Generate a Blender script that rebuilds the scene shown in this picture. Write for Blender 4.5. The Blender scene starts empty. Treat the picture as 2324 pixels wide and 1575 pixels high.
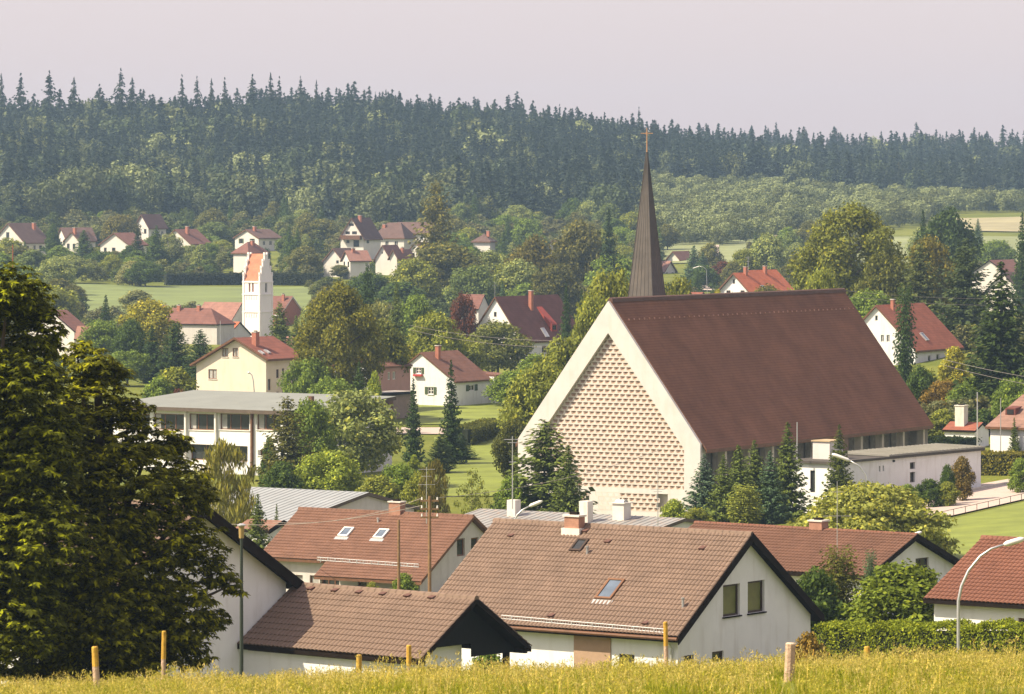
import bpy, math, random
import numpy as np
from mathutils import Vector, Matrix
from mathutils.geometry import delaunay_2d_cdt

# ------------------------------------------------------------------ camera, sky, sun, exposure
SC = bpy.context.scene
COL = SC.collection
FPX, CU, HV = 10000.0, 1162.0, 455.0       # focal length, centre column and horizon row on a 2324 px wide plan of the view
cam_d = bpy.data.cameras.new("camera")
cam = bpy.data.objects.new("camera", cam_d)
COL.objects.link(cam)
cam.location = (0, 0, 0)
cam.rotation_euler = (math.radians(90), 0, 0)
cam_d.sensor_width = 36.0
cam_d.lens = 36.0 * FPX / 2324.0
cam_d.shift_y = -(787.5 - HV) / 2324.0
cam_d.clip_start = 1.0
cam_d.clip_end = 9000.0
cam_d.dof.use_dof = True
cam_d.dof.focus_distance = 380.0
cam_d.dof.aperture_fstop = 9.0
SC.camera = cam

SUN_AZ = (-0.966, -0.259)                   # towards the sun, on the ground plan
SUN_EL = math.radians(48)
world = bpy.data.worlds.new("World")
SC.world = world
world.use_nodes = True
wn = world.node_tree
for n in list(wn.nodes):
    wn.nodes.remove(n)
w_out = wn.nodes.new("ShaderNodeOutputWorld")
w_bg = wn.nodes.new("ShaderNodeBackground")
w_sky = wn.nodes.new("ShaderNodeTexSky")
w_sky.sky_type = 'NISHITA'
w_sky.sun_disc = False
w_sky.sun_elevation = SUN_EL
w_sky.sun_rotation = math.atan2(SUN_AZ[0], SUN_AZ[1])
w_sky.air_density = 1.0
w_sky.dust_density = 3.0
w_sky.ozone_density = 1.0
w_hsv = wn.nodes.new("ShaderNodeHueSaturation")
w_hsv.inputs['Saturation'].default_value = 0.9
w_mix = wn.nodes.new("ShaderNodeMix")
w_mix.data_type = 'RGBA'
w_mix.inputs[0].default_value = 0.55
w_mix.inputs[7].default_value = (6.65, 5.42, 5.6, 1)      # thin, even summer haze over the whole sky
wn.links.new(w_sky.outputs[0], w_hsv.inputs['Color'])
wn.links.new(w_hsv.outputs[0], w_mix.inputs[6])
wn.links.new(w_mix.outputs[2], w_bg.inputs['Color'])
w_bg.inputs['Strength'].default_value = 0.098
wn.links.new(w_bg.outputs[0], w_out.inputs[0])

sun_d = bpy.data.lights.new("sun", 'SUN')
sun_d.energy = 5.0
sun_d.angle = math.radians(0.6)
sun_d.color = (1.0, 0.87, 0.655)
sun = bpy.data.objects.new("sun", sun_d)
COL.objects.link(sun)
ce = math.cos(SUN_EL)
to_sun = Vector((SUN_AZ[0] * ce, SUN_AZ[1] * ce, math.sin(SUN_EL)))
sun.rotation_euler = to_sun.to_track_quat('Z', 'Y').to_euler()
sun.location = (-60, -40, 90)

SC.view_settings.view_transform = 'Standard'
SC.view_settings.look = 'None'
SC.view_settings.exposure = 0.84
SC.view_settings.gamma = 1.0
SC.render.film_transparent = False
SC.cycles.max_bounces = 6
SC.cycles.diffuse_bounces = 3
SC.cycles.transparent_max_bounces = 4
SC.cycles.volume_bounces = 0

rng = np.random.default_rng(11)
random.seed(5)

# ------------------------------------------------------------------ ground shape
_Y = [-100, 0, 60, 80, 100, 108, 120, 135, 165, 190, 235, 275, 320, 360, 420, 470, 520, 560, 640, 720, 800, 860, 900, 1000, 1100, 1200, 1300, 1400]
_Z = [4, -1.6, -6.78, -8.75, -10.75, -11.65, -14.0, -17.2, -20.6, -21.8, -23.2, -24.6, -25.5, -26.1, -25.6, -25.0, -24.1, -23.8, -24, -25, -25.5, -22, -20.9, -19, -16.5, -13, -8, -2]
_YL = _Y + [1550, 1700, 1800, 2000, 2600]
_ZL = _Z + [9, 20, 24.5, 25, 23]
_YR = _Y[:-3] + [1200, 1400, 1600, 1800, 1950, 2100, 2300, 2600]
_ZR = _Z[:-3] + [-12, -8, -3, 1, 6, 11.5, 14, 13]


def sstep(a, b, x):
    t = np.clip((np.asarray(x, float) - a) / (b - a), 0, 1)
    return t * t * (3 - 2 * t)


def terrain(X, Y):
    X = np.asarray(X, float)
    Y = np.asarray(Y, float)
    w = sstep(-90, 190, X)
    z = np.interp(Y, _YL, _ZL) * (1 - w) + np.interp(Y, _YR, _ZR) * w
    z = z - 0.42 * sstep(70, 100, Y) * (1 - sstep(112, 150, Y)) + 0.030 * np.clip(X, -25, 25) * (1 - sstep(112, 150, Y))
    tilt = 0.06 * sstep(140, 180, Y) + 0.03 * sstep(400, 560, Y) - 0.09 * sstep(680, 950, Y)
    z = z + tilt * np.clip(X - 8, 0, 90)
    z = z + (0.10 * np.sin(X * 0.9 + Y * 0.11) * np.sin(Y * 0.37)) * sstep(20, 50, Y) * (1 - sstep(130, 180, Y))
    z = z + (0.5 * np.sin(X * 0.05 + 1.3) * np.sin(Y * 0.021)) * sstep(450, 650, Y) + 3.0 * np.sin(X * 0.013 + 2) * np.sin(Y * 0.008) * sstep(1250, 1500, Y)
    return z


def gz(x, y):
    return float(terrain(x, y))


def P(u, v, Y):
    return Vector(((u - CU) * Y / FPX, Y, (HV - v) * Y / FPX))


def ground_hit(u, v):
    """plan point where the sight line of a pixel meets the ground"""
    Y = 60.0
    while Y < 2400 and (HV - v) * Y / FPX > gz((u - CU) * Y / FPX, Y):
        Y += 0.5
    return (u - CU) * Y / FPX, Y


def PX(u, Y):
    return (u - CU) * Y / FPX


# ------------------------------------------------------------------ materials
MATS = {}


def nodes_of(m):
    m.use_nodes = True
    nt = m.node_tree
    bs = next(n for n in nt.nodes if n.type == 'BSDF_PRINCIPLED')
    return nt, bs


def mat(name, col, rough=0.8, var=0.18, scale=1.5, bump=0.0, bscale=20.0, spec=0.3, metallic=0.0, obj_random=0.0,
        course=0.0, course_dark=0.7, course_axis='Z', seam=0.0, stain=0.0, stain_col=(0.25, 0.2, 0.15)):
    """plain procedural surface: colour with two octaves of noise, optional roof courses, seams, stains and bump"""
    if name in MATS:
        return MATS[name]
    m = bpy.data.materials.new(name)
    nt, bs = nodes_of(m)
    L = nt.links.new
    N = nt.nodes.new
    tc = N("ShaderNodeTexCoord")
    no = N("ShaderNodeTexNoise")
    no.inputs['Scale'].default_value = scale
    no.inputs['Detail'].default_value = 6
    no.inputs['Roughness'].default_value = 0.65
    L(tc.outputs['Object'], no.inputs['Vector'])
    mr = N("ShaderNodeMapRange")
    mr.inputs[1].default_value = 0.3
    mr.inputs[2].default_value = 0.7
    mr.inputs[3].default_value = 1 - var
    mr.inputs[4].default_value = 1 + var
    L(no.outputs[0], mr.inputs[0])
    fac = mr.outputs[0]

    def mul(a, b):
        k = N("ShaderNodeMath")
        k.operation = 'MULTIPLY'
        for i, q in enumerate((a, b)):
            if isinstance(q, (int, float)):
                k.inputs[i].default_value = q
            else:
                L(q, k.inputs[i])
        return k.outputs[0]
    if obj_random:
        oi = N("ShaderNodeObjectInfo")
        gr = N("ShaderNodeNewGeometry")
        ad = N("ShaderNodeMath")
        ad.operation = 'ADD'
        L(oi.outputs['Random'], ad.inputs[0])
        L(gr.outputs['Random Per Island'], ad.inputs[1])
        fr = N("ShaderNodeMath")
        fr.operation = 'FRACT'
        L(ad.outputs[0], fr.inputs[0])
        r2 = N("ShaderNodeMapRange")
        r2.inputs[3].default_value = 1 - obj_random
        r2.inputs[4].default_value = 1 + obj_random
        L(fr.outputs[0], r2.inputs[0])
        fac = mul(fac, r2.outputs[0])
    hts = []
    if course or seam:
        sx = N("ShaderNodeSeparateXYZ")
        L(tc.outputs['Object'], sx.inputs[0])
        for per, ax, thr in ((course, course_axis, 0.22), (seam, 'X', 0.1)):
            if not per:
                continue
            dv = mul(sx.outputs[ax], 1.0 / per)
            fr = N("ShaderNodeMath")
            fr.operation = 'FRACT'
            L(dv, fr.inputs[0])
            r3 = N("ShaderNodeMapRange")
            r3.interpolation_type = 'SMOOTHSTEP'
            r3.inputs[1].default_value = 0
            r3.inputs[2].default_value = thr
            r3.inputs[3].default_value = course_dark
            r3.inputs[4].default_value = 1.0
            L(fr.outputs[0], r3.inputs[0])
            fac = mul(fac, r3.outputs[0])
            hts.append(fr.outputs[0])
    sc_ = N("ShaderNodeVectorMath")
    sc_.operation = 'SCALE'
    sc_.inputs[0].default_value = col
    L(fac, sc_.inputs['Scale'])
    out = sc_.outputs[0]
    if stain:
        n2 = N("ShaderNodeTexNoise")
        mp = N("ShaderNodeMapping")
        mp.inputs['Scale'].default_value = (1.2, 1.2, 0.22)
        L(tc.outputs['Object'], mp.inputs[0])
        L(mp.outputs[0], n2.inputs['Vector'])
        n2.inputs['Scale'].default_value = 1.6
        n2.inputs['Detail'].default_value = 7
        r4 = N("ShaderNodeMapRange")
        r4.inputs[1].default_value = 0.52
        r4.inputs[2].default_value = 0.8
        r4.inputs[3].default_value = 0
        r4.inputs[4].default_value = stain
        L(n2.outputs[0], r4.inputs[0])
        mx = N("ShaderNodeMix")
        mx.data_type = 'RGBA'
        L(r4.outputs[0], mx.inputs[0])
        L(out, mx.inputs[6])
        mx.inputs[7].default_value = (*stain_col, 1)
        out = mx.outputs[2]
    L(out, bs.inputs['Base Color'])
    bs.inputs['Roughness'].default_value = rough
    bs.inputs['Specular IOR Level'].default_value = spec
    bs.inputs['Metallic'].default_value = metallic
    if bump or hts:
        n3 = N("ShaderNodeTexNoise")
        n3.inputs['Scale'].default_value = bscale
        n3.inputs['Detail'].default_value = 4
        L(tc.outputs['Object'], n3.inputs['Vector'])
        h = n3.outputs[0]
        for q in hts:
            ad = N("ShaderNodeMath")
            ad.operation = 'ADD'
            L(h, ad.inputs[0])
            L(q, ad.inputs[1])
            h = ad.outputs[0]
        bp = N("ShaderNodeBump")
        bp.inputs['Strength'].default_value = bump or 0.3
        bp.inputs['Distance'].default_value = 0.05
        L(h, bp.inputs['Height'])
        L(bp.outputs[0], bs.inputs['Normal'])
    MATS[name] = m
    return m


def leaf_mat(name, trans=0.28, var=0.45, rough=0.6, tip=(1.35, 1.15, 0.7), color=None, tip_from=0.8):
    """foliage: the object's own colour, varied leaf by leaf, part of the light passing through"""
    if name in MATS:
        return MATS[name]
    m = bpy.data.materials.new(name)
    nt, bs = nodes_of(m)
    L = nt.links.new
    N = nt.nodes.new
    oi = N("ShaderNodeObjectInfo")
    ge = N("ShaderNodeNewGeometry")
    mr = N("ShaderNodeMapRange")
    mr.inputs[3].default_value = 1 - var
    mr.inputs[4].default_value = 1 + var
    L(ge.outputs['Random Per Island'], mr.inputs[0])
    vm = N("ShaderNodeVectorMath")
    vm.operation = 'SCALE'
    if color:
        vm.inputs[0].default_value = color
    else:
        L(oi.outputs['Color'], vm.inputs[0])
    L(mr.outputs[0], vm.inputs['Scale'])
    rp = N("ShaderNodeMapRange")
    rp.inputs[1].default_value = tip_from
    rp.inputs[2].default_value = 1.0
    L(ge.outputs['Random Per Island'], rp.inputs[0])
    v2 = N("ShaderNodeVectorMath")
    v2.operation = 'MULTIPLY'
    L(vm.outputs[0], v2.inputs[0])
    v2.inputs[1].default_value = tip
    mx = N("ShaderNodeMix")
    mx.data_type = 'RGBA'
    L(rp.outputs[0], mx.inputs[0])
    L(vm.outputs[0], mx.inputs[6])
    L(v2.outputs[0], mx.inputs[7])
    L(mx.outputs[2], bs.inputs['Base Color'])
    bs.inputs['Roughness'].default_value = rough
    bs.inputs['Specular IOR Level'].default_value = 0.04
    tr = N("ShaderNodeBsdfTranslucent")
    v3 = N("ShaderNodeVectorMath")
    v3.operation = 'MULTIPLY'
    L(mx.outputs[2], v3.inputs[0])
    v3.inputs[1].default_value = (1.3, 1.3, 0.6)
    L(v3.outputs[0], tr.inputs[0])
    ms = N("ShaderNodeMixShader")
    ms.inputs[0].default_value = trans
    L(bs.outputs[0], ms.inputs[1])
    L(tr.outputs[0], ms.inputs[2])
    o = next(n for n in nt.nodes if n.type == 'OUTPUT_MATERIAL')
    L(ms.outputs[0], o.inputs[0])
    MATS[name] = m
    return m


def glass_mat(name, col, rough=0.08, spec=0.5):
    return mat(name, col, rough=rough, var=0.25, scale=1.2, spec=spec)


# ------------------------------------------------------------------ mesh helpers
class MB:
    def __init__(self):
        self.v, self.f, self.m = [], [], []

    def add(self, vs, fs, mi=0):
        o = len(self.v)
        self.v += [tuple(p) for p in vs]
        self.f += [tuple(i + o for i in f) for f in fs]
        self.m += [mi] * len(fs)
        return self

    def hexa(self, c8, mi=0):
        """eight corners: bottom ring 0-3, top ring 4-7"""
        return self.add(c8, [(3, 2, 1, 0), (4, 5, 6, 7), (0, 1, 5, 4), (1, 2, 6, 5), (2, 3, 7, 6), (3, 0, 4, 7)], mi)

    def box(self, x0, x1, y0, y1, z0, z1, mi=0):
        return self.hexa([(x0, y0, z0), (x1, y0, z0), (x1, y1, z0), (x0, y1, z0), (x0, y0, z1), (x1, y0, z1), (x1, y1, z1), (x0, y1, z1)], mi)

    def tube(self, pts, rad, n=8, cap=True, mi=0):
        pts = [Vector(p) for p in pts]
        rad = rad if isinstance(rad, (list, tuple)) else [rad] * len(pts)
        o = len(self.v)
        for i, p in enumerate(pts):
            d = (pts[min(i + 1, len(pts) - 1)] - pts[max(i - 1, 0)]).normalized()
            a = d.orthogonal().normalized() if i == 0 else (a - d * a.dot(d)).normalized()
            b = d.cross(a)
            for k in range(n):
                t = 2 * math.pi * k / n
                self.v.append(tuple(p + (a * math.cos(t) + b * math.sin(t)) * rad[i]))
        for i in range(len(pts) - 1):
            for k in range(n):
                self.f.append((o + i * n + k, o + i * n + (k + 1) % n, o + (i + 1) * n + (k + 1) % n, o + (i + 1) * n + k))
                self.m.append(mi)
        if cap:
            self.f.append(tuple(o + k for k in range(n))[::-1])
            self.f.append(tuple(o + (len(pts) - 1) * n + k for k in range(n)))
            self.m += [mi, mi]
        return self

    def extrude(self, poly, ax0, ax1, mi=0, mi_end=None):
        """polygon in (y, z) swept along x"""
        n = len(poly)
        o = len(self.v)
        for x in (ax0, ax1):
            self.v += [(x, p[0], p[1]) for p in poly]
        for k in range(n):
            self.f.append((o + k, o + (k + 1) % n, o + n + (k + 1) % n, o + n + k))
            self.m.append(mi[k] if isinstance(mi, (list, tuple)) else mi)
        e = mi_end if mi_end is not None else (mi if isinstance(mi, int) else 0)
        self.f.append(tuple(o + k for k in range(n))[::-1])
        self.f.append(tuple(o + n + k for k in range(n)))
        self.m += [e, e]
        return self

    def mesh(self, name, mats):
        me = bpy.data.meshes.new(name)
        me.from_pydata(self.v, [], self.f)
        mats = mats if isinstance(mats, (list, tuple)) else [mats]
        for q in mats:
            me.materials.append(q)
        if len(mats) > 1:
            me.polygons.foreach_set('material_index', self.m)
        me.update()
        return me

    def build(self, name, mats, parent=None, loc=None, smooth=False):
        me = self.mesh(name, mats)
        if smooth:
            me.polygons.foreach_set('use_smooth', [True] * len(me.polygons))
        return link(name, me, parent, loc)


def link(name, data, parent=None, loc=None):
    o = bpy.data.objects.new(name, data)
    COL.objects.link(o)
    if parent is not None:
        o.parent = parent
    if loc is not None:
        o.location = loc
    return o


def tag(o, label=None, cat=None, group=None, kind=None):
    if label:
        o['label'] = label
    if cat:
        o['category'] = cat
    if group:
        o['group'] = group
    if kind:
        o['kind'] = kind
    return o


def thing(name, label, cat, loc, rz=0.0, group=None):
    o = link(name, None, None, loc)
    o.rotation_euler = (0, 0, rz)
    o.empty_display_size = 0.5
    return tag(o, label, cat, group)


# ------------------------------------------------------------------ palette
WHITE = mat('plaster_white', (0.72, 0.72, 0.71), var=0.05, scale=0.8, bump=0.05, bscale=30, stain=0.5, stain_col=(0.46, 0.42, 0.37))
WHITE_FAR = mat('plaster_far', (0.62, 0.59, 0.54), var=0.06, scale=0.5, stain=0.3, stain_col=(0.5, 0.44, 0.38))
CREAM = mat('plaster_cream', (0.63, 0.56, 0.465), var=0.06, scale=0.6, bump=0.05, bscale=25, stain=0.3, stain_col=(0.5, 0.4, 0.24))
PINK = mat('plaster_pink', (0.42, 0.24, 0.22), var=0.08, scale=0.6, stain=0.3)
GREYWALL = mat('plaster_grey', (0.52, 0.49, 0.46), var=0.08, stain=0.3)
CONC = mat('concrete_pale', (0.57, 0.54, 0.52), var=0.07, scale=0.7, bump=0.08, bscale=12, stain=0.3, stain_col=(0.5, 0.4, 0.28))
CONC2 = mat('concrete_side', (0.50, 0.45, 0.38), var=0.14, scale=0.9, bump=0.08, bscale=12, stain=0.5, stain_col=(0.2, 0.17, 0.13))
CONC_BLOCK = mat('concrete_relief', (0.56, 0.505, 0.455), var=0.08, scale=1.5, bump=0.06, bscale=15, obj_random=0.06)
TIMBER = mat('dark_timber', (0.016, 0.011, 0.008), rough=0.9, var=0.3, scale=3, spec=0.05)
TIMBER_B = mat('brown_timber', (0.13, 0.06, 0.03), rough=0.6, var=0.3, scale=3)
FRAME_D = mat('window_frame_dark', (0.05, 0.03, 0.02), rough=0.5, var=0.2)
FRAME_B = mat('window_frame_brown', (0.16, 0.075, 0.035), rough=0.5, var=0.2)
FRAME_W = mat('window_frame_white', (0.7, 0.68, 0.64), rough=0.5, var=0.06)
GLASS = glass_mat('glass_dark', (0.03, 0.032, 0.032), rough=0.12)
GLASS_O = glass_mat('glass_olive', (0.13, 0.135, 0.035), rough=0.35, spec=0.3)  # olive tone set in the pane colour itself
GLASS_L = glass_mat('glass_curtain', (0.34, 0.33, 0.31), rough=0.2)
GLASS_S = glass_mat('skylight_glass', (0.10, 0.13, 0.17), rough=0.06, spec=0.9)
METAL_G = mat('zinc', (0.34, 0.34, 0.34), rough=0.45, var=0.15, metallic=0.5)
METAL_P = mat('galvanised', (0.5, 0.5, 0.5), rough=0.4, var=0.1, metallic=0.6)
SHUT = mat('shutter_green', (0.06, 0.085, 0.035), var=0.15)
BRICK = mat('chimney_brick', (0.36, 0.19, 0.13), var=0.2, scale=3, course=0.09, course_dark=0.75, bump=0.2)
CHIM_R = mat('chimney_red', (0.36, 0.14, 0.09), var=0.15, scale=2)
CHIM_W = mat('chimney_render', (0.62, 0.58, 0.52), var=0.1, scale=2, stain=0.5)
WOODPOLE = mat('pole_wood', (0.21, 0.125, 0.06), var=0.25, scale=4)
GOLD = mat('gilt', (0.52, 0.30, 0.16), rough=0.35, metallic=0.6, var=0.1)
# ------------------------------------------------------------------ ground sheet and far fields
def build_ground():
    ys = np.concatenate([np.arange(-80, 200, 3.0), np.arange(200, 640, 7.0), np.arange(640, 2480, 20.0)])
    xs = np.concatenate([np.arange(-480, -60, 20.0), np.arange(-60, 90, 4.0), np.arange(90, 481, 20.0)])
    XX, YY = np.meshgrid(xs, ys)
    ZZ = terrain(XX, YY)
    nx, ny = len(xs), len(ys)
    v = np.stack([XX, YY, ZZ], -1).reshape(-1, 3)
    i = np.arange((ny - 1) * nx).reshape(ny - 1, nx)[:, :-1].ravel()
    f = np.stack([i, i + 1, i + nx + 1, i + nx], 1)
    me = bpy.data.meshes.new('ground')
    me.from_pydata(v.tolist(), [], f.tolist())
    me.polygons.foreach_set('use_smooth', [True] * len(me.polygons))
    m = bpy.data.materials.new('grassland')
    nt, bs = nodes_of(m)
    L, N = nt.links.new, nt.nodes.new
    tc = N("ShaderNodeTexCoord")
    n1 = N("ShaderNodeTexNoise"); n1.inputs['Scale'].default_value = 0.06; n1.inputs['Detail'].default_value = 5
    n2 = N("ShaderNodeTexNoise"); n2.inputs['Scale'].default_value = 1.7; n2.inputs['Detail'].default_value = 8; n2.inputs['Roughness'].default_value = 0.75
    L(tc.outputs['Object'], n1.inputs['Vector']); L(tc.outputs['Object'], n2.inputs['Vector'])
    cr = N("ShaderNodeValToRGB")
    cr.color_ramp.elements[0].position = 0.35; cr.color_ramp.elements[0].color = (0.095, 0.115, 0.016, 1)
    cr.color_ramp.elements[1].position = 0.68; cr.color_ramp.elements[1].color = (0.16, 0.17, 0.03, 1)
    L(n1.outputs[0], cr.inputs[0])
    mr = N("ShaderNodeMapRange"); mr.inputs[1].default_value = 0.3; mr.inputs[2].default_value = 0.7; mr.inputs[3].default_value = 0.72; mr.inputs[4].default_value = 1.28
    L(n2.outputs[0], mr.inputs[0])
    vm = N("ShaderNodeVectorMath"); vm.operation = 'SCALE'
    L(cr.outputs[0], vm.inputs[0]); L(mr.outputs[0], vm.inputs['Scale'])
    L(vm.outputs[0], bs.inputs['Base Color'])
    bs.inputs['Roughness'].default_value = 0.9
    bs.inputs['Specular IOR Level'].default_value = 0.1
    bp = N("ShaderNodeBump"); bp.inputs['Strength'].default_value = 0.5; bp.inputs['Distance'].default_value = 0.15
    L(n2.outputs[0], bp.inputs['Height']); L(bp.outputs[0], bs.inputs['Normal'])
    me.materials.append(m)
    tag(link('ground', me), kind='structure')


def sheet(name, corners, material, lift=0.06, n=14, kerb=0.0, label=None):
    """a surface laid over the ground between four plan corners (x, y), draped to its shape"""
    A, B, C_, D = [np.array(c, float) for c in corners]
    mb = MB()
    for j in range(n + 1):
        t = j / n
        for i in range(n + 1):
            s = i / n
            q = (A * (1 - s) + B * s) * (1 - t) + (D * (1 - s) + C_ * s) * t
            mb.v.append((q[0], q[1], gz(*q) + lift))
    for j in range(n):
        for i in range(n):
            a = j * (n + 1) + i
            mb.f.append((a, a + 1, a + n + 2, a + n + 1)); mb.m.append(0)
    return tag(mb.build(name, material), kind='structure')


# ------------------------------------------------------------------ houses
TILES = {}
HLIST = []


def tile_mesh(w, l, mt, key, rolls=1, rise=0.05):
    if key in TILES:
        return TILES[key]
    n = 8
    mb = MB()
    xs = [w * (i / n - 0.5) for i in range(n + 1)]
    pr = [rise * abs(math.sin(math.pi * rolls * i / n)) ** 0.8 for i in range(n + 1)]
    for i in range(n + 1):
        mb.v += [(xs[i] * 1.01, -0.03, pr[i] + 0.006), (xs[i] * 1.01, l, pr[i] + 0.040), (xs[i] * 1.01, l - 0.012, pr[i] + 0.002)]
    for i in range(n):
        a, b = i * 3, i * 3 + 3
        mb.f += [(a, b, b + 1, a + 1), (a + 1, b + 1, b + 2, a + 2)]
    mb.m = [0] * len(mb.f)
    TILES[key] = mb.mesh('roof_tile', mt)
    return TILES[key]


class House:
    """gable house. Local frame: x runs along the ridge from the near gable, y across it, z up from the ground."""

    def __init__(self, name, label, cat, ap, Y, phi, ur, foot, roofm, wallm=WHITE, oh=0.45, vo=0.35, t=0.2, edge=TIMBER,
                 group=None, hip=0.0, hw2=None, gable_m=None, ridge_m=None, verge=0.0, gutter=None, base=-2.0, far_ext=0.0):
        ph = math.radians(phi)
        d = Vector((math.sin(ph), math.cos(ph), 0))
        self.d = d
        self.ey = Vector((-d.y, d.x, 0))
        A = P(ap[0], ap[1], Y)
        k = (ur - CU) / FPX
        self.L = abs((k * A.y - A.x) / (d.x - k * d.y))
        kf = (foot[0] - CU) / FPX
        s = (kf * A.y - A.x) / (self.ey.x - kf * self.ey.y)
        yf = A.y + s * self.ey.y
        self.hw = abs(s)
        self.drop = A.z - (HV - foot[1]) * yf / FPX
        g = gz(A.x, A.y)
        self.O = Vector((A.x, A.y, g))
        self.hz = A.z - g
        self.wy = self.hw - oh
        self.wy2 = (hw2 - oh) if hw2 else self.wy
        self.oh, self.vo, self.t = oh, vo, t
        us = (ap[0], foot[0], 2 * ap[0] - foot[0], ur, ur + foot[0] - ap[0])
        HLIST.append((min(us), max(us), ap[1], foot[1] + 0.75 * (foot[1] - ap[1]), Y, A.x + d.x * self.L / 2, A.y + d.y * self.L / 2, max(self.L / 2, self.hw)))
        self.pitch = self.drop / self.hw
        self.e = thing(name, label, cat, self.O, math.atan2(d.y, d.x), group)
        self.holes = {'g': [], 'G': [], 'p': [], 'm': []}
        self.wins = []
        self.wallm, self.gable_m = wallm, gable_m or wallm
        self.base = base
        self.hip = hip
        L, hw, hz, dr = self.L, self.hw, self.hz, self.drop
        mb = MB()
        h1, h2 = hw, hw2 or hw
        d2 = dr * h2 / h1
        if hip:
            x0, x1 = -vo + hip, L + vo - hip
            top = [(x0, 0, hz), (x1, 0, hz)]
            ev = [(-vo, -h2, hz - d2), (L + vo, -h2, hz - d2), (L + vo, h1, hz - dr), (-vo, h1, hz - dr)]
            lo = [(p[0], p[1], p[2] - t) for p in ev]
            mb.add(top + ev + lo, [(2, 3, 1, 0), (4, 5, 0, 1), (3, 4, 1), (5, 2, 0)], 0)
            mb.add(top + ev + lo, [(2, 3, 7, 6), (3, 4, 8, 7), (4, 5, 9, 8), (5, 2, 6, 9), (6, 7, 8, 9)], 1)
        else:
            poly = [(0, hz), (h1, hz - dr), (h1, hz - dr - t), (0, hz - t), (-h2, hz - d2 - t), (-h2, hz - d2)]
            mb.extrude(poly, -vo, L + vo + far_ext, mi=[0, 1, 1, 1, 1, 0], mi_end=1)
        self.roof = mb.build('roof', [roofm, edge], self.e)
        if ridge_m:
            r = MB()
            a, b = (-vo, L + vo) if not hip else (-vo + hip, L + vo - hip)
            n = max(2, int((b - a) / 0.4))
            for i in range(n):
                xa, xb = a + (b - a) * i / n, a + (b - a) * (i + 1) / n + 0.04
                q = [(-0.14, hz - 0.09), (-0.09, hz + 0.05), (0, hz + 0.1), (0.09, hz + 0.05), (0.14, hz - 0.09)]
                r.extrude(q, xa, xb)
            tag(r.build('ridge_tiles', ridge_m, self.roof), kind='stuff')
        if verge:
            for sy, hh, dd in ((1, h1, dr), (-1, h2, d2)):
                v = MB()
                for xx in (-vo - 0.06,):
                    v.hexa([(xx, 0, hz - verge), (xx + 0.05, 0, hz - verge), (xx + 0.05, sy * (hh + 0.02), hz - dd - verge), (xx, sy * (hh + 0.02), hz - dd - verge),
                            (xx, 0, hz + 0.05), (xx + 0.05, 0, hz + 0.05), (xx + 0.05, sy * (hh + 0.02), hz - dd + 0.05), (xx, sy * (hh + 0.02), hz - dd + 0.05)])
                v.build('verge_board', edge, self.roof)
        if gutter:
            for sy, hh, dd in ((1, h1, dr), (-1, h2, d2)):
                if gutter[0] in (0, sy):
                    MB().tube([(-vo, sy * (hh + 0.06), hz - dd - 0.1), (L + vo, sy * (hh + 0.06), hz - dd - 0.1)], 0.075, 8).build('gutter', gutter[1], self.e)

    # face helpers -----------------------------------------------------------
    def fm(self, face):
        L = self.L
        return {'g': lambda a, z, q: (q, a, z), 'G': lambda a, z, q: (L - q, a, z),
                'p': lambda a, z, q: (a, self.wy - q, z), 'm': lambda a, z, q: (a, -self.wy2 + q, z)}[face]

    def hit(self, u, v, face):
        """plan-view pixel ray against a wall plane -> (along, height)"""
        r = Vector(((u - CU) / FPX, 1, (HV - v) / FPX))
        O = self.O
        if face in 'gG':
            n, c = self.d, (0 if face == 'g' else self.L)
        else:
            n, c = self.ey, (self.wy if face == 'p' else -self.wy2)
        t = (O.dot(n) - O.z * n.z + c) / r.dot(n)
        q = r * t - O
        return (q.dot(self.ey) if face in 'gG' else q.dot(self.d)), q.z

    def roof_hit(self, u, v, side):
        """plan-view pixel ray against a roof slope -> local point"""
        r = Vector(((u - CU) / FPX, 1, (HV - v) / FPX))
        lx, ly, lz = r.dot(self.d), r.dot(self.ey), r.z
        ox, oy, oz = -self.O.dot(self.d), -self.O.dot(self.ey), -self.O.z
        p = self.pitch          # z = hz - p*|y|
        t = (self.hz - p * side * oy - oz) / (lz + p * side * ly)
        return Vector((ox + t * lx, oy + t * ly, oz + t * lz))

    def win(self, face, box, frame=FRAME_D, pane=GLASS, mull=1, bar=0, sill=None, shut=None, metres=False, reveal=0.12, depth_frame=0.08, label=None):
        if metres:
            a0, a1, z0, z1 = box
        else:
            u0, v0, u1, v1 = box
            um, vm = (u0 + u1) / 2, (v0 + v1) / 2
            a0, a1 = sorted((self.hit(u0, vm, face)[0], self.hit(u1, vm, face)[0]))
            z0, z1 = self.hit(um, v1, face)[1], self.hit(um, v0, face)[1]
        self.holes[face].append((a0, a1, z0, z1, reveal))
        self.wins.append((face, a0, a1, z0, z1, frame, pane, mull, bar, sill, shut, reveal, label))
        return self

    def finish(self):
        L, hz, t = self.L, self.hz, self.t
        b = self.base
        rz = lambda y: hz - t * 0.6 - abs(y) * self.pitch
        wy, w2 = self.wy, self.wy2
        polys = {'g': [(-w2, b), (wy, b), (wy, rz(wy)), (0, rz(0)), (-w2, rz(w2))]}
        if self.hip:
            polys['g'] = [(-w2, b), (wy, b), (wy, rz(wy)), (-w2, rz(w2))]
        polys['G'] = polys['g']
        polys['p'] = [(0, b), (L, b), (L, rz(wy)), (0, rz(wy))]
        polys['m'] = [(0, b), (L, b), (L, rz(w2)), (0, rz(w2))]
        mb = MB()
        for face, poly in polys.items():
            M = self.fm(face)
            mi = 1 if face in 'gG' else 0
            wall_face(mb, poly, self.holes[face], M, mi)
        self.wall = mb.build('wall', [self.wallm, self.gable_m], self.e)
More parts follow.
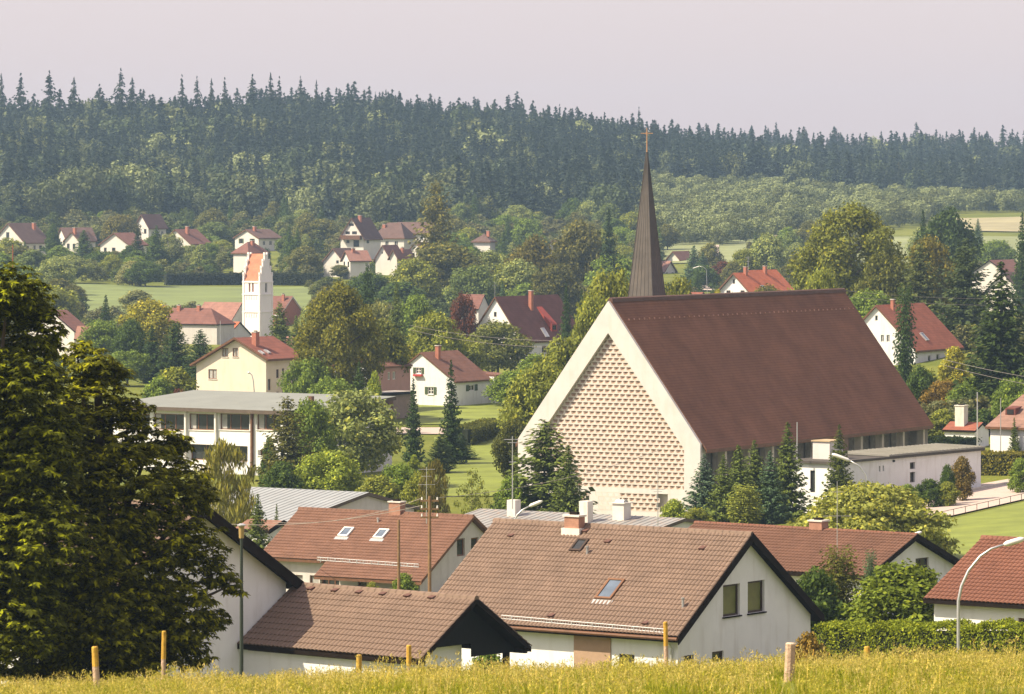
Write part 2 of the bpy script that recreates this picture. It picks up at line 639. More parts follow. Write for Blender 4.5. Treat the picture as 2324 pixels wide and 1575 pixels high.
        for face, a0, a1, z0, z1, frame, pane, mull, bar, sill, shut, rv, lab in self.wins:
            window(self.e, self.fm(face), a0, a1, z0, z1, frame, pane, mull, bar, sill, shut, rv, lab)
        return self

    # attachments ------------------------------------------------------------
    def chimney(self, u, vtop, wpx, side, vbase, m=BRICK, ratio=0.8, cap=None, along=None, flash=None, lap=0.6):
        """chimney on the roof slope at pixel column u, foot seen at vbase"""
        p = self.roof_hit(u, vbase, side)
        Yd = (self.O + self.d * p.x + self.ey * p.y).y
        w = wpx * Yd / FPX / (abs(self.d.x) + abs(self.d.y) * 0.6)
        dp = w * ratio
        top = (HV - vtop) * Yd / FPX - self.O.z
        q = MB().box(p.x - w / 2, p.x + w / 2, p.y - dp / 2, p.y + dp / 2, min(p.z, self.hz) - lap, top)
        c = q.build('chimney', m, self.e)
        k = MB().box(p.x - w / 2 - 0.06, p.x + w / 2 + 0.06, p.y - dp / 2 - 0.06, p.y + dp / 2 + 0.06, top, top + 0.08)
        k.build('chimney_cap', cap or CHIM_W, c)
        MB().box(p.x - w / 4, p.x + w / 4, p.y - dp / 4, p.y + dp / 4, top + 0.08, top + 0.2).build('flue', TIMBER, c)
        if flash:
            f = MB()
            f.box(p.x - w / 2 - 0.1, p.x + w / 2 + 0.1, p.y - dp / 2 - 0.1, p.y + dp / 2 + 0.1, min(p.z, self.hz) - lap, p.z + 0.28 * dp)
            f.build('flashing', flash, c)
        return c

    def slope_frame(self, p, side):
        n = math.sqrt(1 + self.pitch ** 2)
        ds = Vector((0, side / n, -self.pitch / n))
        ex = Vector((side, 0, 0))
        nn = ex.cross(ds)
        return Matrix(((ex.x, ds.x, nn.x, p.x), (ex.y, ds.y, nn.y, p.y), (ex.z, ds.z, nn.z, p.z), (0, 0, 0, 1)))

    def skylight(self, u, v, w, l, side, frame=FRAME_D, pane=GLASS_S, apron=None):
        p = self.roof_hit(u, v, side)
        M = self.slope_frame(p, side)
        f = MB()
        f.box(-w / 2, w / 2, -l / 2, -l / 2 + 0.1, -0.1, 0.16).box(-w / 2, w / 2, l / 2 - 0.1, l / 2, -0.1, 0.16)
        f.box(-w / 2, -w / 2 + 0.1, -l / 2 + 0.1, l / 2 - 0.1, -0.1, 0.157).box(w / 2 - 0.1, w / 2, -l / 2 + 0.1, l / 2 - 0.1, -0.1, 0.157)
        o = f.build('skylight', frame, self.roof)
        o.matrix_local = M
        MB().box(-w / 2 + 0.09, w / 2 - 0.09, -l / 2 + 0.09, l / 2 - 0.09, -0.05, 0.12).build('pane', pane, o)
        if apron:
            MB().box(-w / 2 - 0.12, w / 2 + 0.12, l / 2 + 0.005, l / 2 + 0.3, 0.0, 0.07).build('apron', apron, o)
        return o

    def vent_pipe(self, u, v, h, r, side, m=METAL_G):
        p = self.roof_hit(u, v, side)
        MB().tube([p - Vector((0, 0, 0.2)), p + Vector((0, 0, h))], r, 8).tube([p + Vector((0, 0, h)), p + Vector((0, 0, h + 0.06))], r * 1.4, 8).build('vent_pipe', m, self.roof)

    def vent_tile(self, u, v, side, m):
        p = self.roof_hit(u, v, side)
        q = MB().add([(-0.13, -0.2, 0.05), (0.13, -0.2, 0.05), (0.13, 0.15, 0.16), (-0.13, 0.15, 0.16), (0.13, 0.13, 0.02), (-0.13, 0.13, 0.02)],
                     [(0, 1, 2, 3), (3, 2, 4, 5), (1, 4, 2), (0, 3, 5)])
        o = q.build('vent_tile', m, self.roof)
        o.matrix_local = self.slope_frame(p, side)

    def snow_guard(self, a, b, side, m=METAL_P, n=8, h=0.22):
        p, q = self.roof_hit(*a, side), self.roof_hit(*b, side)
        up = Vector((0, 0, 1))
        g = MB()
        for k in (0.08, h):
            g.tube([p + up * k, q + up * k], 0.02, 5)
        nb = 60
        for i in range(nb + 1):
            c = p.lerp(q, i / nb)
            g.tube([c + up * 0.05, c + up * (h + 0.02)], 0.012, 4)
        for i in range(n):
            c = p.lerp(q, (i + 0.5) / n)
            g.tube([c - up * 0.05, c + up * h], 0.03, 5)
        tag(g.build('snow_guard', m, self.roof), kind='stuff')

    def tiles(self, side, mt, w=0.30, course=0.335, individual=300, key='a', hwid=None, x0=None, x1=None, from_top=False, rise=0.05):
        """lay roof tiles on one slope; the nearest ones as pieces of their own, the rest joined"""
        hw = hwid or self.hw
        me = tile_mesh(w, course * 1.1, mt, key, rise=rise)
        n = math.sqrt(1 + self.pitch ** 2)
        slope = hw * n
        rows = int(slope / course)
        a, b = (-self.vo if x0 is None else x0), (self.L + self.vo if x1 is None else x1)
        cols = max(1, int(round((b - a) / w)))
        w_eff = (b - a) / cols
        order = []
        for i in range(rows + 1):
            s0 = slope - (i + 1) * course
            if s0 < -course * 0.3:
                continue
            for j in range(cols):
                order.append((s0, a + (j + 0.5) * w_eff))
        if from_top:
            order.reverse()
        Mb = self.slope_frame(Vector((0, 0, self.hz + 0.012)), side)
        n_ind = 0
        vs = np.array([v.co[:] for v in me.vertices])
        fs = [tuple(p.vertices) for p in me.polygons]
        rest_v, rest_f, cnt = [], [], 0
        R = np.array(Mb.to_3x3())
        for s0, x in order:
            loc = Mb @ Vector((x * side, s0, 0))
            if n_ind < individual:
                o = bpy.data.objects.new('roof_tile', me)
                COL.objects.link(o)
                o.parent = self.roof
                M = Mb.copy()
                M.translation = loc
                o.matrix_local = M
                n_ind += 1
            else:
                rest_v.append(vs @ R.T + np.array(loc))
                rest_f += [tuple(q + cnt for q in f) for f in fs]
                cnt += len(vs)
        if rest_v:
            m2 = bpy.data.meshes.new('tile_courses')
            m2.from_pydata(np.concatenate(rest_v).tolist(), [], rest_f)
            m2.materials.append(mt)
            tag(link('tile_courses', m2, self.roof), kind='stuff')


def wall_face(mb, poly, holes, M, mi=0):
    pts = [Vector(p) for p in poly]
    edges = [(i, (i + 1) % len(poly)) for i in range(len(poly))]
    for a0, a1, z0, z1, rv in holes:
        o = len(pts)
        pts += [Vector((a0, z0)), Vector((a1, z0)), Vector((a1, z1)), Vector((a0, z1))]
        edges += [(o, o + 1), (o + 1, o + 2), (o + 2, o + 3), (o + 3, o)]
    if not holes:
        mb.add([M(p[0], p[1], 0) for p in poly], [tuple(range(len(poly)))], mi)
        return
    r = delaunay_2d_cdt(pts, edges, [tuple(range(len(poly)))], 1, 1e-4)
    vs, fs = r[0], r[2]
    keep = []
    for f in fs:
        c = sum((vs[i] for i in f), Vector((0, 0))) / len(f)
        if any(a0 < c.x < a1 and z0 < c.y < z1 for a0, a1, z0, z1, _ in holes):
            continue
        keep.append(tuple(f))
    mb.add([M(p.x, p.y, 0) for p in vs], keep, mi)
    for a0, a1, z0, z1, rv in holes:
        c = [(a0, z0), (a1, z0), (a1, z1), (a0, z1)]
        for i in range(4):
            p, q = c[i], c[(i + 1) % 4]
            mb.add([M(*p, 0), M(*q, 0), M(*q, rv + 0.06), M(*p, rv + 0.06)], [(0, 1, 2, 3)], mi)


def fbox(mb, M, a0, a1, z0, z1, q0, q1, mi=0):
    return mb.hexa([M(a0, z0, q0), M(a1, z0, q0), M(a1, z0, q1), M(a0, z0, q1), M(a0, z1, q0), M(a1, z1, q0), M(a1, z1, q1), M(a0, z1, q1)], mi)


def window(parent, M, a0, a1, z0, z1, frame, pane, mull, bar, sill, shut, rv, label=None, name='window'):
    fw = min(0.09, (a1 - a0) * 0.12)
    f = MB()
    fbox(f, M, a0, a1, z0, z0 + fw, rv - 0.05, rv + 0.05)
    fbox(f, M, a0, a1, z1 - fw, z1, rv - 0.05, rv + 0.05)
    fbox(f, M, a0, a0 + fw, z0 + fw, z1 - fw, rv - 0.048, rv + 0.05)
    fbox(f, M, a1 - fw, a1, z0 + fw, z1 - fw, rv - 0.048, rv + 0.05)
    for i in range(mull):
        c = a0 + (a1 - a0) * (i + 1) / (mull + 1)
        fbox(f, M, c - fw * 0.5, c + fw * 0.5, z0 + fw, z1 - fw, rv - 0.045, rv + 0.05)
    for i in range(bar):
        c = z0 + (z1 - z0) * (i + 1) / (bar + 1)
        fbox(f, M, a0 + fw, a1 - fw, c - fw * 0.35, c + fw * 0.35, rv - 0.042, rv + 0.05)
    w = f.build(name, frame, parent)
    if label:
        w['label'] = label
    p = MB()
    p.add([M(a0 + fw * 0.9, z0 + fw * 0.9, rv), M(a1 - fw * 0.9, z0 + fw * 0.9, rv), M(a1 - fw * 0.9, z1 - fw * 0.9, rv), M(a0 + fw * 0.9, z1 - fw * 0.9, rv)], [(0, 1, 2, 3)])
    p.build('pane', pane, w)
    if sill:
        fbox(MB(), M, a0 - 0.06, a1 + 0.06, z0 - 0.06, z0 - 0.003, -0.09, rv).build('sill', sill, w)
    if shut:
        sw = (a1 - a0) * 0.48
        for q0 in (a0 - sw - 0.02, a1 + 0.02):
            fbox(MB(), M, q0, q0 + sw, z0, z1, -0.05, -0.005).build('shutter', shut, w)
    return w


def roofmat(key, col, course=0.26, var=0.2, scale=0.9):
    return mat('roof_' + key, col, rough=0.85, var=var, scale=scale, course=course, course_dark=0.72, bump=0.35, bscale=6, spec=0.15)


def seam_roof(key, col, seam=0.55):
    return mat('seam_' + key, col, rough=0.55, var=0.14, scale=0.5, seam=seam, course_dark=0.62, bump=0.25, bscale=2, spec=0.3, stain=0.25, stain_col=(0.3, 0.26, 0.2))
build_ground()
PAVE = mat('paving_pink', (0.42, 0.34, 0.29), var=0.08, scale=0.35, bump=0.05)
STRAW = mat('stubble', (0.27, 0.24, 0.13), var=0.25, scale=0.05)
PALEGREEN = mat('pale_meadow', (0.185, 0.205, 0.085), var=0.25, scale=0.06)
LAWN = mat('lawn', (0.16, 0.19, 0.028), var=0.3, scale=0.25, bump=0.3, bscale=3)
MEADOW = mat('far_meadow', (0.14, 0.175, 0.05), var=0.28, scale=0.08)


def usheet(name, pts, m, lift=0.08, n=14):
    """corners given as (plan column, distance)"""
    return sheet(name, [(PX(u, Y), Y) for u, Y in pts], m, lift, n)


usheet('field_stubble', [(1560, 1260), (1900, 1260), (1900, 1420), (1560, 1330)], STRAW, 0.3)
usheet('field_pale_grass', [(1480, 1110), (2420, 1110), (2420, 1255), (1480, 1255)], PALEGREEN, 0.25, 20)
usheet('field_dry_strip', [(2150, 1300), (2450, 1300), (2450, 1420), (2150, 1420)], STRAW, 0.3)
usheet('meadow_slope', [(150, 850), (760, 850), (760, 990), (150, 990)], MEADOW, 0.25, 20)
usheet('farm_track', [(1590, 960), (1625, 960), (1632, 1200), (1610, 1200)], PAVE, 0.4, 10)
usheet('lawn_beside_church', [(985, 385), (1150, 385), (1150, 465), (985, 465)], LAWN, 0.09, 16)
sheet('lawn_below_car_park', [ground_hit(2040, 1300), ground_hit(2470, 1300), ground_hit(2470, 1104), ground_hit(2095, 1196)], LAWN, 0.09, 24)
usheet('cottage_garden_lawn', [(930, 486), (1160, 486), (1160, 560), (930, 560)], LAWN, 0.09, 16)
usheet('lane', [(900, 470), (1075, 470), (1075, 480), (900, 480)], PAVE, 0.12, 10)
sheet('car_park', [ground_hit(2080, 1192), ground_hit(2470, 1098), ground_hit(2470, 1058), ground_hit(2080, 1128)], PAVE, 0.12, 24)

# low rail along the car park and a kerb
fa, fb = Vector((*ground_hit(2110, 1186), 0)), Vector((*ground_hit(2460, 1101), 0))
fp = [fa.lerp(fb, i / 14) for i in range(15)]
fp = [Vector((q.x, q.y, gz(q.x, q.y))) for q in fp]
rf = thing('low_rail_fence', 'low dark metal rail fence along the edge of the pink car park above the lawn', 'fence', fp[7])
for q in fp:
    o = MB().tube([(0, 0, -0.2), (0, 0, 0.6)], 0.025, 6).build('fence_post', FRAME_D, rf)
    o.location = q - fp[7]
MB().tube([q - fp[7] + Vector((0, 0, 0.58)) for q in fp], 0.022, 6).build('rail', FRAME_D, rf)
kb = MB()
ka, kc = Vector((*ground_hit(2100, 1136), 0)), Vector((*ground_hit(2290, 1102), 0))
pp = [ka.lerp(kc, i / 8) for i in range(9)]
pp = [(q.x, q.y, gz(q.x, q.y)) for q in pp]
for a, b in zip(pp[:-1], pp[1:]):
    kb.hexa([(a[0], a[1], a[2]), (b[0], b[1], b[2]), (b[0] - 0.25, b[1] + 0.1, b[2]), (a[0] - 0.25, a[1] + 0.1, a[2]),
             (a[0], a[1], a[2] + 0.28), (b[0], b[1], b[2] + 0.28), (b[0] - 0.25, b[1] + 0.1, b[2] + 0.28), (a[0] - 0.25, a[1] + 0.1, a[2] + 0.28)])
tag(kb.build('kerb', CONC2), kind='structure')

# ------------------------------------------------------------------ the concrete church
def build_church():
    ROOF = mat('church_tiles', (0.178, 0.080, 0.046), rough=0.85, var=0.22, scale=0.35, course=0.21, course_dark=0.5, bump=0.45, bscale=8, spec=0.15, stain=0.55, stain_col=(0.11, 0.055, 0.036))
    RIDGE = mat('church_ridge', (0.10, 0.055, 0.042), var=0.2)
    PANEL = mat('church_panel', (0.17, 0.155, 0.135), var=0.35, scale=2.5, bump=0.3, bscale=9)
    phi = 29.6
    ph = math.radians(phi)
    d = Vector((math.sin(ph), math.cos(ph), 0))
    A = P(1385, 683, 360)
    g = gz(A.x, A.y) - 1.0
    L, hw, drop = 44.5, 8.45, 11.45
    e = thing('church', 'large modern concrete church with steep dark brown roof and honeycomb relief gable', 'church', (A.x, A.y, g), math.atan2(d.y, d.x))
    hz = A.z - g
    ez = hz - drop
    # gable: pale concrete frame standing proud of the relief field
    iw, iap, icz = 6.98, 2.6, drop + 0.45
    outer = [(-hw, -1.0), (-hw, ez), (0, hz), (hw, ez), (hw, -1.0)]
    inner = [(-iw, -1.0), (-iw, hz - icz), (0, hz - iap), (iw, hz - icz), (iw, -1.0)]
    for k in range(4):
        f = MB()
        a, b, c, q = outer[k], outer[k + 1], inner[k + 1], inner[k]
        f.hexa([(-0.38, *a), (-0.38, *b), (-0.38, *c), (-0.38, *q), (0.6, *a), (0.6, *b), (0.6, *c), (0.6, *q)])
        f.build('gable_frame', CONC, e)
    bw = MB().add([(0.52, y, z) for y, z in inner], [tuple(range(5))])
    bw.build('gable_wall', CONC_BLOCK, e)
    # relief blocks, laid in half bond
    w, h, dp = 0.57, 0.367, 0.15
    m = MB()
    k1, k2 = w * 0.5, h * 0.5
    fr = [(-k1, -k2), (k1, -k2), (k1, k2), (-k1, k2)]
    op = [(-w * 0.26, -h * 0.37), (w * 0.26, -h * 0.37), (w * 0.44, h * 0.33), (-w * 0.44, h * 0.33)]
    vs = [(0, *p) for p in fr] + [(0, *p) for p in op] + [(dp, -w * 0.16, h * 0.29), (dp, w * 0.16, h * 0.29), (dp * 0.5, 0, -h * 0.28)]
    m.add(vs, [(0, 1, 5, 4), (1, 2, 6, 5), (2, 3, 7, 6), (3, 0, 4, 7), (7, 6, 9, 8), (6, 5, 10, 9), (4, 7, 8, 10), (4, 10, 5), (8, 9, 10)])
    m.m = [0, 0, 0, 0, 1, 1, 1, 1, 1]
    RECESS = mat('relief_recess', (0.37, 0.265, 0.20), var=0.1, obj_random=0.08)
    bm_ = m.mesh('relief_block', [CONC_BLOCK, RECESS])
    bv = np.array([v.co[:] for v in bm_.vertices])
    bf = [tuple(p.vertices) for p in bm_.polygons]
    rest_v, rest_f, cnt, ni = [], [], 0, 0
    top = hz - iap
    for r in range(39):
        z = top - 0.35 - r * h
        if z < 0.2:
            break
        if r == 34:
            continue
        half = min(iw, (top - z) * iw / (icz - iap)) + 0.25
        off = 0 if r % 2 else w / 2
        n = int(half / w) + 1
        for j in range(-n - 1, n + 2):
            y = j * w + off
            if abs(y) > half:
                continue
            if r > 34 and not (-5.2 < y < -2.2 or -1.2 < y < 4.5):
                continue
            if ni < 300:
                o = bpy.data.objects.new('relief_block', bm_)
                COL.objects.link(o)
                o.parent = e
                o.location = (0.0, -y, z)
                ni += 1
            else:
                rest_v.append(bv + np.array((0.0, -y, z)))
                rest_f += [tuple(q + cnt for q in f) for f in bf]
                cnt += len(bv)
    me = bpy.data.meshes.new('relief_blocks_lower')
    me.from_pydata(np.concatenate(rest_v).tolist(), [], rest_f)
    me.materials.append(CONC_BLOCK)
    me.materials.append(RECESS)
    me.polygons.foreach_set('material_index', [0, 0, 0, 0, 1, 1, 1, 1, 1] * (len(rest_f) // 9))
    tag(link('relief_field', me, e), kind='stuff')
    zb = top - 0.35 - 34 * h
    MB().box(0.0, 0.5, -iw, iw, zb - h / 2, zb + h / 2).build('concrete_band', CONC, e)
    MB().box(0.01, 0.5, -iw, iw, -1.0, zb - 4.5 * h).build('plinth', CONC, e)
    for y0, y1 in ((-iw, -4.75), (-2.6, -0.9)) if False else ((-iw, -4.6), (-1.95, 0.9), (5.3, iw)):
        MB().box(0.005, 0.5, -y1, -y0, zb - 4.5 * h, zb - h / 2).build('plinth', CONC, e)
    # roof, two slopes over the whole length
    p = drop / hw
    r = MB()
    t = 0.35
    ov = 0.42
    poly = [(0, hz + 0.12), (hw + ov, ez - ov * p + 0.12), (hw + ov, ez - ov * p - 0.18), (0, hz - 0.2), (-hw - ov, ez - ov * p - 0.18), (-hw - ov, ez - ov * p + 0.12)]
    r.extrude(poly, -0.05, L, mi=[0, 1, 1, 1, 1, 0], mi_end=1)
    roof = r.build('roof', [ROOF, TIMBER_B], e)
    rc = MB()
    n = 100
    for i in range(n):
        rc.extrude([(-0.24, hz - 0.1), (-0.17, hz + 0.2), (0, hz + 0.29), (0.17, hz + 0.2), (0.24, hz - 0.1)], i * L / n, (i + 1) * L / n + 0.03)
    tag(rc.build('ridge_tiles', RIDGE, roof), kind='stuff')
    hk = MB().box(-0.09, 0.09, -0.06, 0.06, -0.05, 0.13).mesh('snow_hook', mat('copper_hook', (0.36, 0.19, 0.14), rough=0.4, metallic=0.4))
    for i in range(49):
        o = bpy.data.objects.new('snow_hook', hk)
        COL.objects.link(o)
        o.parent = roof
        y = -1.25
        o.location = (0.9 + i * (L - 1.6) / 48, y, hz + 0.12 + y * p + 0.03)
        o.scale = (0.6, 0.8, 0.55 + 0.35 * random.random())
    # far gable and side walls
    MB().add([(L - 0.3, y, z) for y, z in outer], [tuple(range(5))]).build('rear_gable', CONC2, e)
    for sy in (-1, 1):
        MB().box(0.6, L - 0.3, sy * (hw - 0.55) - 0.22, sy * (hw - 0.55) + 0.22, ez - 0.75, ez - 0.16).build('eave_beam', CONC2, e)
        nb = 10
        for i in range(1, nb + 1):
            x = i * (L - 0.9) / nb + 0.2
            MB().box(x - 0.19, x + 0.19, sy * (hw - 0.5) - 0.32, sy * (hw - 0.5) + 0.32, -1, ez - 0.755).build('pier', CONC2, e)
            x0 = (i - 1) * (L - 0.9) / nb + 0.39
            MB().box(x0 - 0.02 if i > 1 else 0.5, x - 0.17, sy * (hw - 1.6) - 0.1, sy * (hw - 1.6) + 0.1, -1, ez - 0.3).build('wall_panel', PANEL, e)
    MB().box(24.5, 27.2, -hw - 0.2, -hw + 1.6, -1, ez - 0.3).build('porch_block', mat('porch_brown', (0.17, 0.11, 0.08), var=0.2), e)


build_church()


def build_spire():
    FACE = mat('spire_sheet', (0.110, 0.097, 0.088), rough=0.8, var=0.2, scale=0.6, stain=0.35, stain_col=(0.18, 0.14, 0.1), spec=0.08)
    SEAM = mat('spire_seam', (0.05, 0.042, 0.037), rough=0.5, var=0.2)
    c = P(1468, 680, 398)
    g = gz(c.x, c.y)
    top = (HV - 345) * 398 / FPX - g
    e = thing('church_spire', 'slender dark metal needle spire with gold cross behind the church roof', 'spire', (c.x, c.y, g), math.radians(90 - 29.6))
    zref = c.z - g
    b = 1.18 * top / (top - zref) * 1.0
    w0 = b * 1.0
    half = lambda z: 1.16 * (top - z) / (top - zref)
    n = 10
    m = MB()
    # square needle with a slight swell
    rings = []
    for i in range(n + 1):
        z = -0.5 + (top + 0.5) * i / n
        h = half(z) * (1 + 0.05 * math.sin(math.pi * i / n)) + 0.05
        rings.append([(-h, -h, z), (h, -h, z), (h, h, z), (-h, h, z)])
    for i in range(n):
        for k in range(4):
            m.add([rings[i][k], rings[i][(k + 1) % 4], rings[i + 1][(k + 1) % 4], rings[i + 1][k]], [(0, 1, 2, 3)])
    body = m.build('spire_body', FACE, e)
    for k in range(4):
        for q in (-0.66, -0.33, 0.0, 0.33, 0.66):
            pts = []
            for i in range(n + 1):
                a, bb = Vector(rings[i][k]), Vector(rings[i][(k + 1) % 4])
                pts.append(a.lerp(bb, q * 0.5 + 0.5))
            MB().tube(pts, 0.022, 4).build('seam', SEAM, body)
        MB().tube([Vector(r_[k]) for r_ in rings], 0.04, 4).build('corner_seam', SEAM, body)
    ct = (HV - 290) * 398 / FPX - g
    x = MB().tube([(0, 0, top - 0.3), (0, 0, ct)], [0.07, 0.04], 6)
    x.build('cross_shaft', GOLD, e)
    z = ct - 0.5
    MB().box(-0.035, 0.035, -0.55, 0.55, z - 0.035, z + 0.035).build('cross_arm', GOLD, e).rotation_euler = (0, 0, math.radians(20))
    MB().tube([(0, 0, z - 0.12), (0, 0, z + 0.12)], 0.09, 10).build('cross_ring', GOLD, e)


build_spire()


def flat_building(name, label, cat, ap, Y, phi, L, W, H, roofm, wallm, t=0.3, oh=0.3, pitch=0.0, edge=TIMBER, base=-2, group=None):
    """low building with a shallow metal roof; ap = near left upper roof corner. x along phi direction, y across to its left"""
    ph = math.radians(phi)
    d = Vector((math.sin(ph), math.cos(ph), 0))
    A = P(ap[0], ap[1], Y)
    g = A.z - H
    e = thing(name, label, cat, (A.x, A.y, g), math.atan2(d.y, d.x), group)
    MB().box(oh, L - oh, oh, W - oh, base, H - t * 0.5).build('wall', wallm, e)
    r = MB()
    r.hexa([(0, 0, H - t), (L, 0, H - t), (L, W, H - t + pitch * W), (0, W, H - t + pitch * W), (0, 0, H), (L, 0, H), (L, W, H + pitch * W), (0, W, H + pitch * W)])
    o = r.build('roof', [roofm, edge], e)
    for p in o.data.polygons:
        p.material_index = 0 if abs(p.normal.z) > 0.5 and p.center.z > H - t * 0.6 else 1
    return e, d, A


# ------------------------------------------------------------------ sacristy beside the church
def build_sacristy():
    ZINC = seam_roof('sacristy', (0.23, 0.22, 0.19), 0.62)
    ph = math.radians(36)
    d = Vector((math.sin(ph), math.cos(ph), 0))
    A = P(1822, 1051, 352)
    g = gz(A.x, A.y)
    e = thing('sacristy', 'long low white annexe with grey seamed roof beside the church', 'building', (A.x, A.y, g - 0.2), math.atan2(d.y, d.x))
    H = A.z - g + 0.2
    ey = Vector((-d.y, d.x, 0))
    # x from 0 (near lit end) along the church, right long wall at y = -3.2
    k = (1888 - CU) / FPX
    s = (k * A.y - A.x) / (-ey.x - k * -ey.y)
    W = 2.6
    L = 46.0
    kk = (2226 - CU) / FPX
    B = A - ey * W
    L = (kk * B.y - B.x) / (d.x - kk * d.y)
    M_ = lambda a, z, q: (a, -W + q, z)
    Mg = lambda a, z, q: (q, a, z)
    w = MB()
    ho = [(L * 0.515, L * 0.55, H - 1.0, H - 0.45, 0.2), (L * 0.515, L * 0.55, H - 2.1, H - 1.25, 0.2), (L * 0.31, L * 0.32, H - 0.95, H - 0.5, 0.2), (L * 0.335, L * 0.345, H - 0.95, H - 0.5, 0.2)]
    ho = [(a0, a1, max(z0, 0.3), z1, r) for a0, a1, z0, z1, r in ho]
    wall_face(w, [(0, -2), (L, -2), (L, H), (0, H)], ho, M_)
    gh = [(-1.15, -0.7, H - 2.3, H - 0.55, 0.15)]
    wall_face(w, [(-W, -2), (1.5, -2), (1.5, H), (-W, H)], gh, Mg)
    w.add([(L, -W, -2), (L, 1.5, -2), (L, 1.5, H), (L, -W, H)], [(0, 1, 2, 3)])
    w.add([(0, 1.5, -2), (L, 1.5, -2), (L, 1.5, H), (0, 1.5, H)], [(0, 1, 2, 3)])
    w.build('wall', WHITE, e)
    for a0, a1, z0, z1, r in ho[:2]:
        window(e, M_, a0, a1, z0, z1, FRAME_D, GLASS, 0, 0, None, None, 0.2)
    for a0, a1, z0, z1, r in ho[2:]:
        MB().add([M_(a0, z0, 0.2), M_(a1, z0, 0.2), M_(a1, z1, 0.2), M_(a0, z1, 0.2)], [(0, 1, 2, 3)]).build('slit_opening', TIMBER, e)
    for a0, a1, z0, z1, r in gh:
        window(e, Mg, a0, a1, z0, z1, FRAME_D, GLASS, 0, 0, None, None, 0.15)
    MB().box(0.4 * L, L * 0.4 + 0.2, -W - 0.12, -W + 0.02, H - 0.28, H - 0.12).build('wall_bracket', TIMBER, e)
    # parapet edge, low front roof, taller seamed rear roof
    ROOFED = mat('roof_edge_dark', (0.07, 0.06, 0.05), var=0.2)
    MB().box(-0.25, L + 0.3, -W - 0.25, 1.72, H + 0.005, H + 0.2).build('roof_edge', ROOFED, e)
    r = MB()
    x0 = L * 0.36
    r.hexa([(x0, -W - 0.27, H + 0.22), (L + 0.32, -W - 0.27, H + 0.22), (L + 0.32, 1.7, H + 0.27), (x0, 1.7, H + 0.27),
            (x0, -W - 0.27, H + 0.36), (L + 0.32, -W - 0.27, H + 0.36), (L + 0.32, 1.7, H + 0.44), (x0, 1.7, H + 0.44)])
    rr = r.build('metal_roof', [ZINC], e)
    n = int((L - x0) / 0.62)
    for i in range(n):
        x = x0 + (i + 0.5) * (L - x0) / n
        MB().hexa([(x, -W - 0.27, H + 0.36), (x + 0.06, -W - 0.27, H + 0.36), (x + 0.06, 1.7, H + 0.44), (x, 1.7, H + 0.44),
                   (x, -W - 0.27, H + 0.42), (x + 0.06, -W - 0.27, H + 0.42), (x + 0.06, 1.7, H + 0.5), (x, 1.7, H + 0.5)]).build('seam', ZINC, rr)
    # concrete box on the flat end
    q = MB().box(2.6, 4.6, -0.9, 0.7, H + 0.2, H + 1.6)
    q.build('concrete_box', CONC, e)
    MB().box(2.5, 4.7, -1.0, 0.8, H + 1.6, H + 1.7).build('box_lid', mat('lid_tan', (0.4, 0.3, 0.18), var=0.15), e)


build_sacristy()

# ------------------------------------------------------------------ foreground houses
T_BIG = mat('tiles_greybrown', (0.182, 0.124, 0.090), rough=0.75, var=0.16, scale=0.9, obj_random=0.03, spec=0.25)
T_RED = mat('tiles_redbrown', (0.150, 0.077, 0.050), rough=0.8, var=0.18, scale=1.0, obj_random=0.04, spec=0.2)
T_ORANGE = mat('tiles_orange', (0.175, 0.076, 0.048), rough=0.8, var=0.18, scale=1.0, obj_random=0.04, spec=0.2)
UNDER = mat('roof_under', (0.12, 0.06, 0.045), var=0.2)

# H1: left house behind the chestnut
h = House('gabled_house', 'white gabled house half hidden behind the dark chestnut tree', 'house', (446, 1146), 166.6, -50, 205, (669, 1323), UNDER, WHITE, oh=0.5, vo=0.45, t=0.25, verge=0.42)
h.tiles(1, T_BIG, w=0.2, individual=0, key='big')
h.finish()

# garage with open gable, joined to it
h = House('garage', 'low garage with brown tiled roof and black open gable in front of the white house', 'garage', (1066, 1357), 165.0, -50, 668, (1190, 1466), UNDER, WHITE, oh=0.25, vo=0.35, t=0.2, base=-3, far_ext=-0.3)
GAR = h
h.tiles(1, T_BIG, w=0.2, key='big', x1=h.L - 0.02)
h.tiles(-1, T_BIG, w=0.2, individual=0, key='big', x1=h.L - 0.02)
rd = MB()
for i in range(26):
    a = -0.35 + i * (h.L + 0.3) / 26
    rd.extrude([(-0.16, h.hz - 0.05), (-0.1, h.hz + 0.08), (0, h.hz + 0.12), (0.1, h.hz + 0.08), (0.16, h.hz - 0.05)], a, a + (h.L + 0.3) / 26 + 0.05)
tag(rd.build('ridge_tiles', T_BIG, h.roof), kind='stuff')
for u, v in ((708, 1338), (763, 1342), (818, 1346), (872, 1350), (928, 1354), (983, 1358)):
    h.vent_tile(u, v, 1, UNDER)
# the gable end is an open timbered porch: near-black sheet above a recessed white wall
DARK = mat('near_black', (0.006, 0.0055, 0.005), rough=0.9, var=0.3, scale=4)
gx = 1.6
gb = MB()
rz = lambda y: h.hz - 0.21 - abs(y) * h.pitch
zc = rz(h.hw) + 0.5
yc = (h.hz - 0.21 - zc) / h.pitch
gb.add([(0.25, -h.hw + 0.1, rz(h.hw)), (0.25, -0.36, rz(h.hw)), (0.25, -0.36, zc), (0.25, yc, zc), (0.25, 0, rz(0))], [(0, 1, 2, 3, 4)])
gb.build('gable_infill', DARK, h.e)
ww = MB()
eh = rz(h.hw) + 0.02
wall_face(ww, [(-0.35, -3), (h.wy, -3), (h.wy, eh + 0.1), (yc, zc + 0.05), (-0.35, zc + 0.05)], [(0.55, 2.1, -3.0 + 0.01, eh - 0.35, 0.15)], lambda a, z, q: (0.7 + q, a, z))
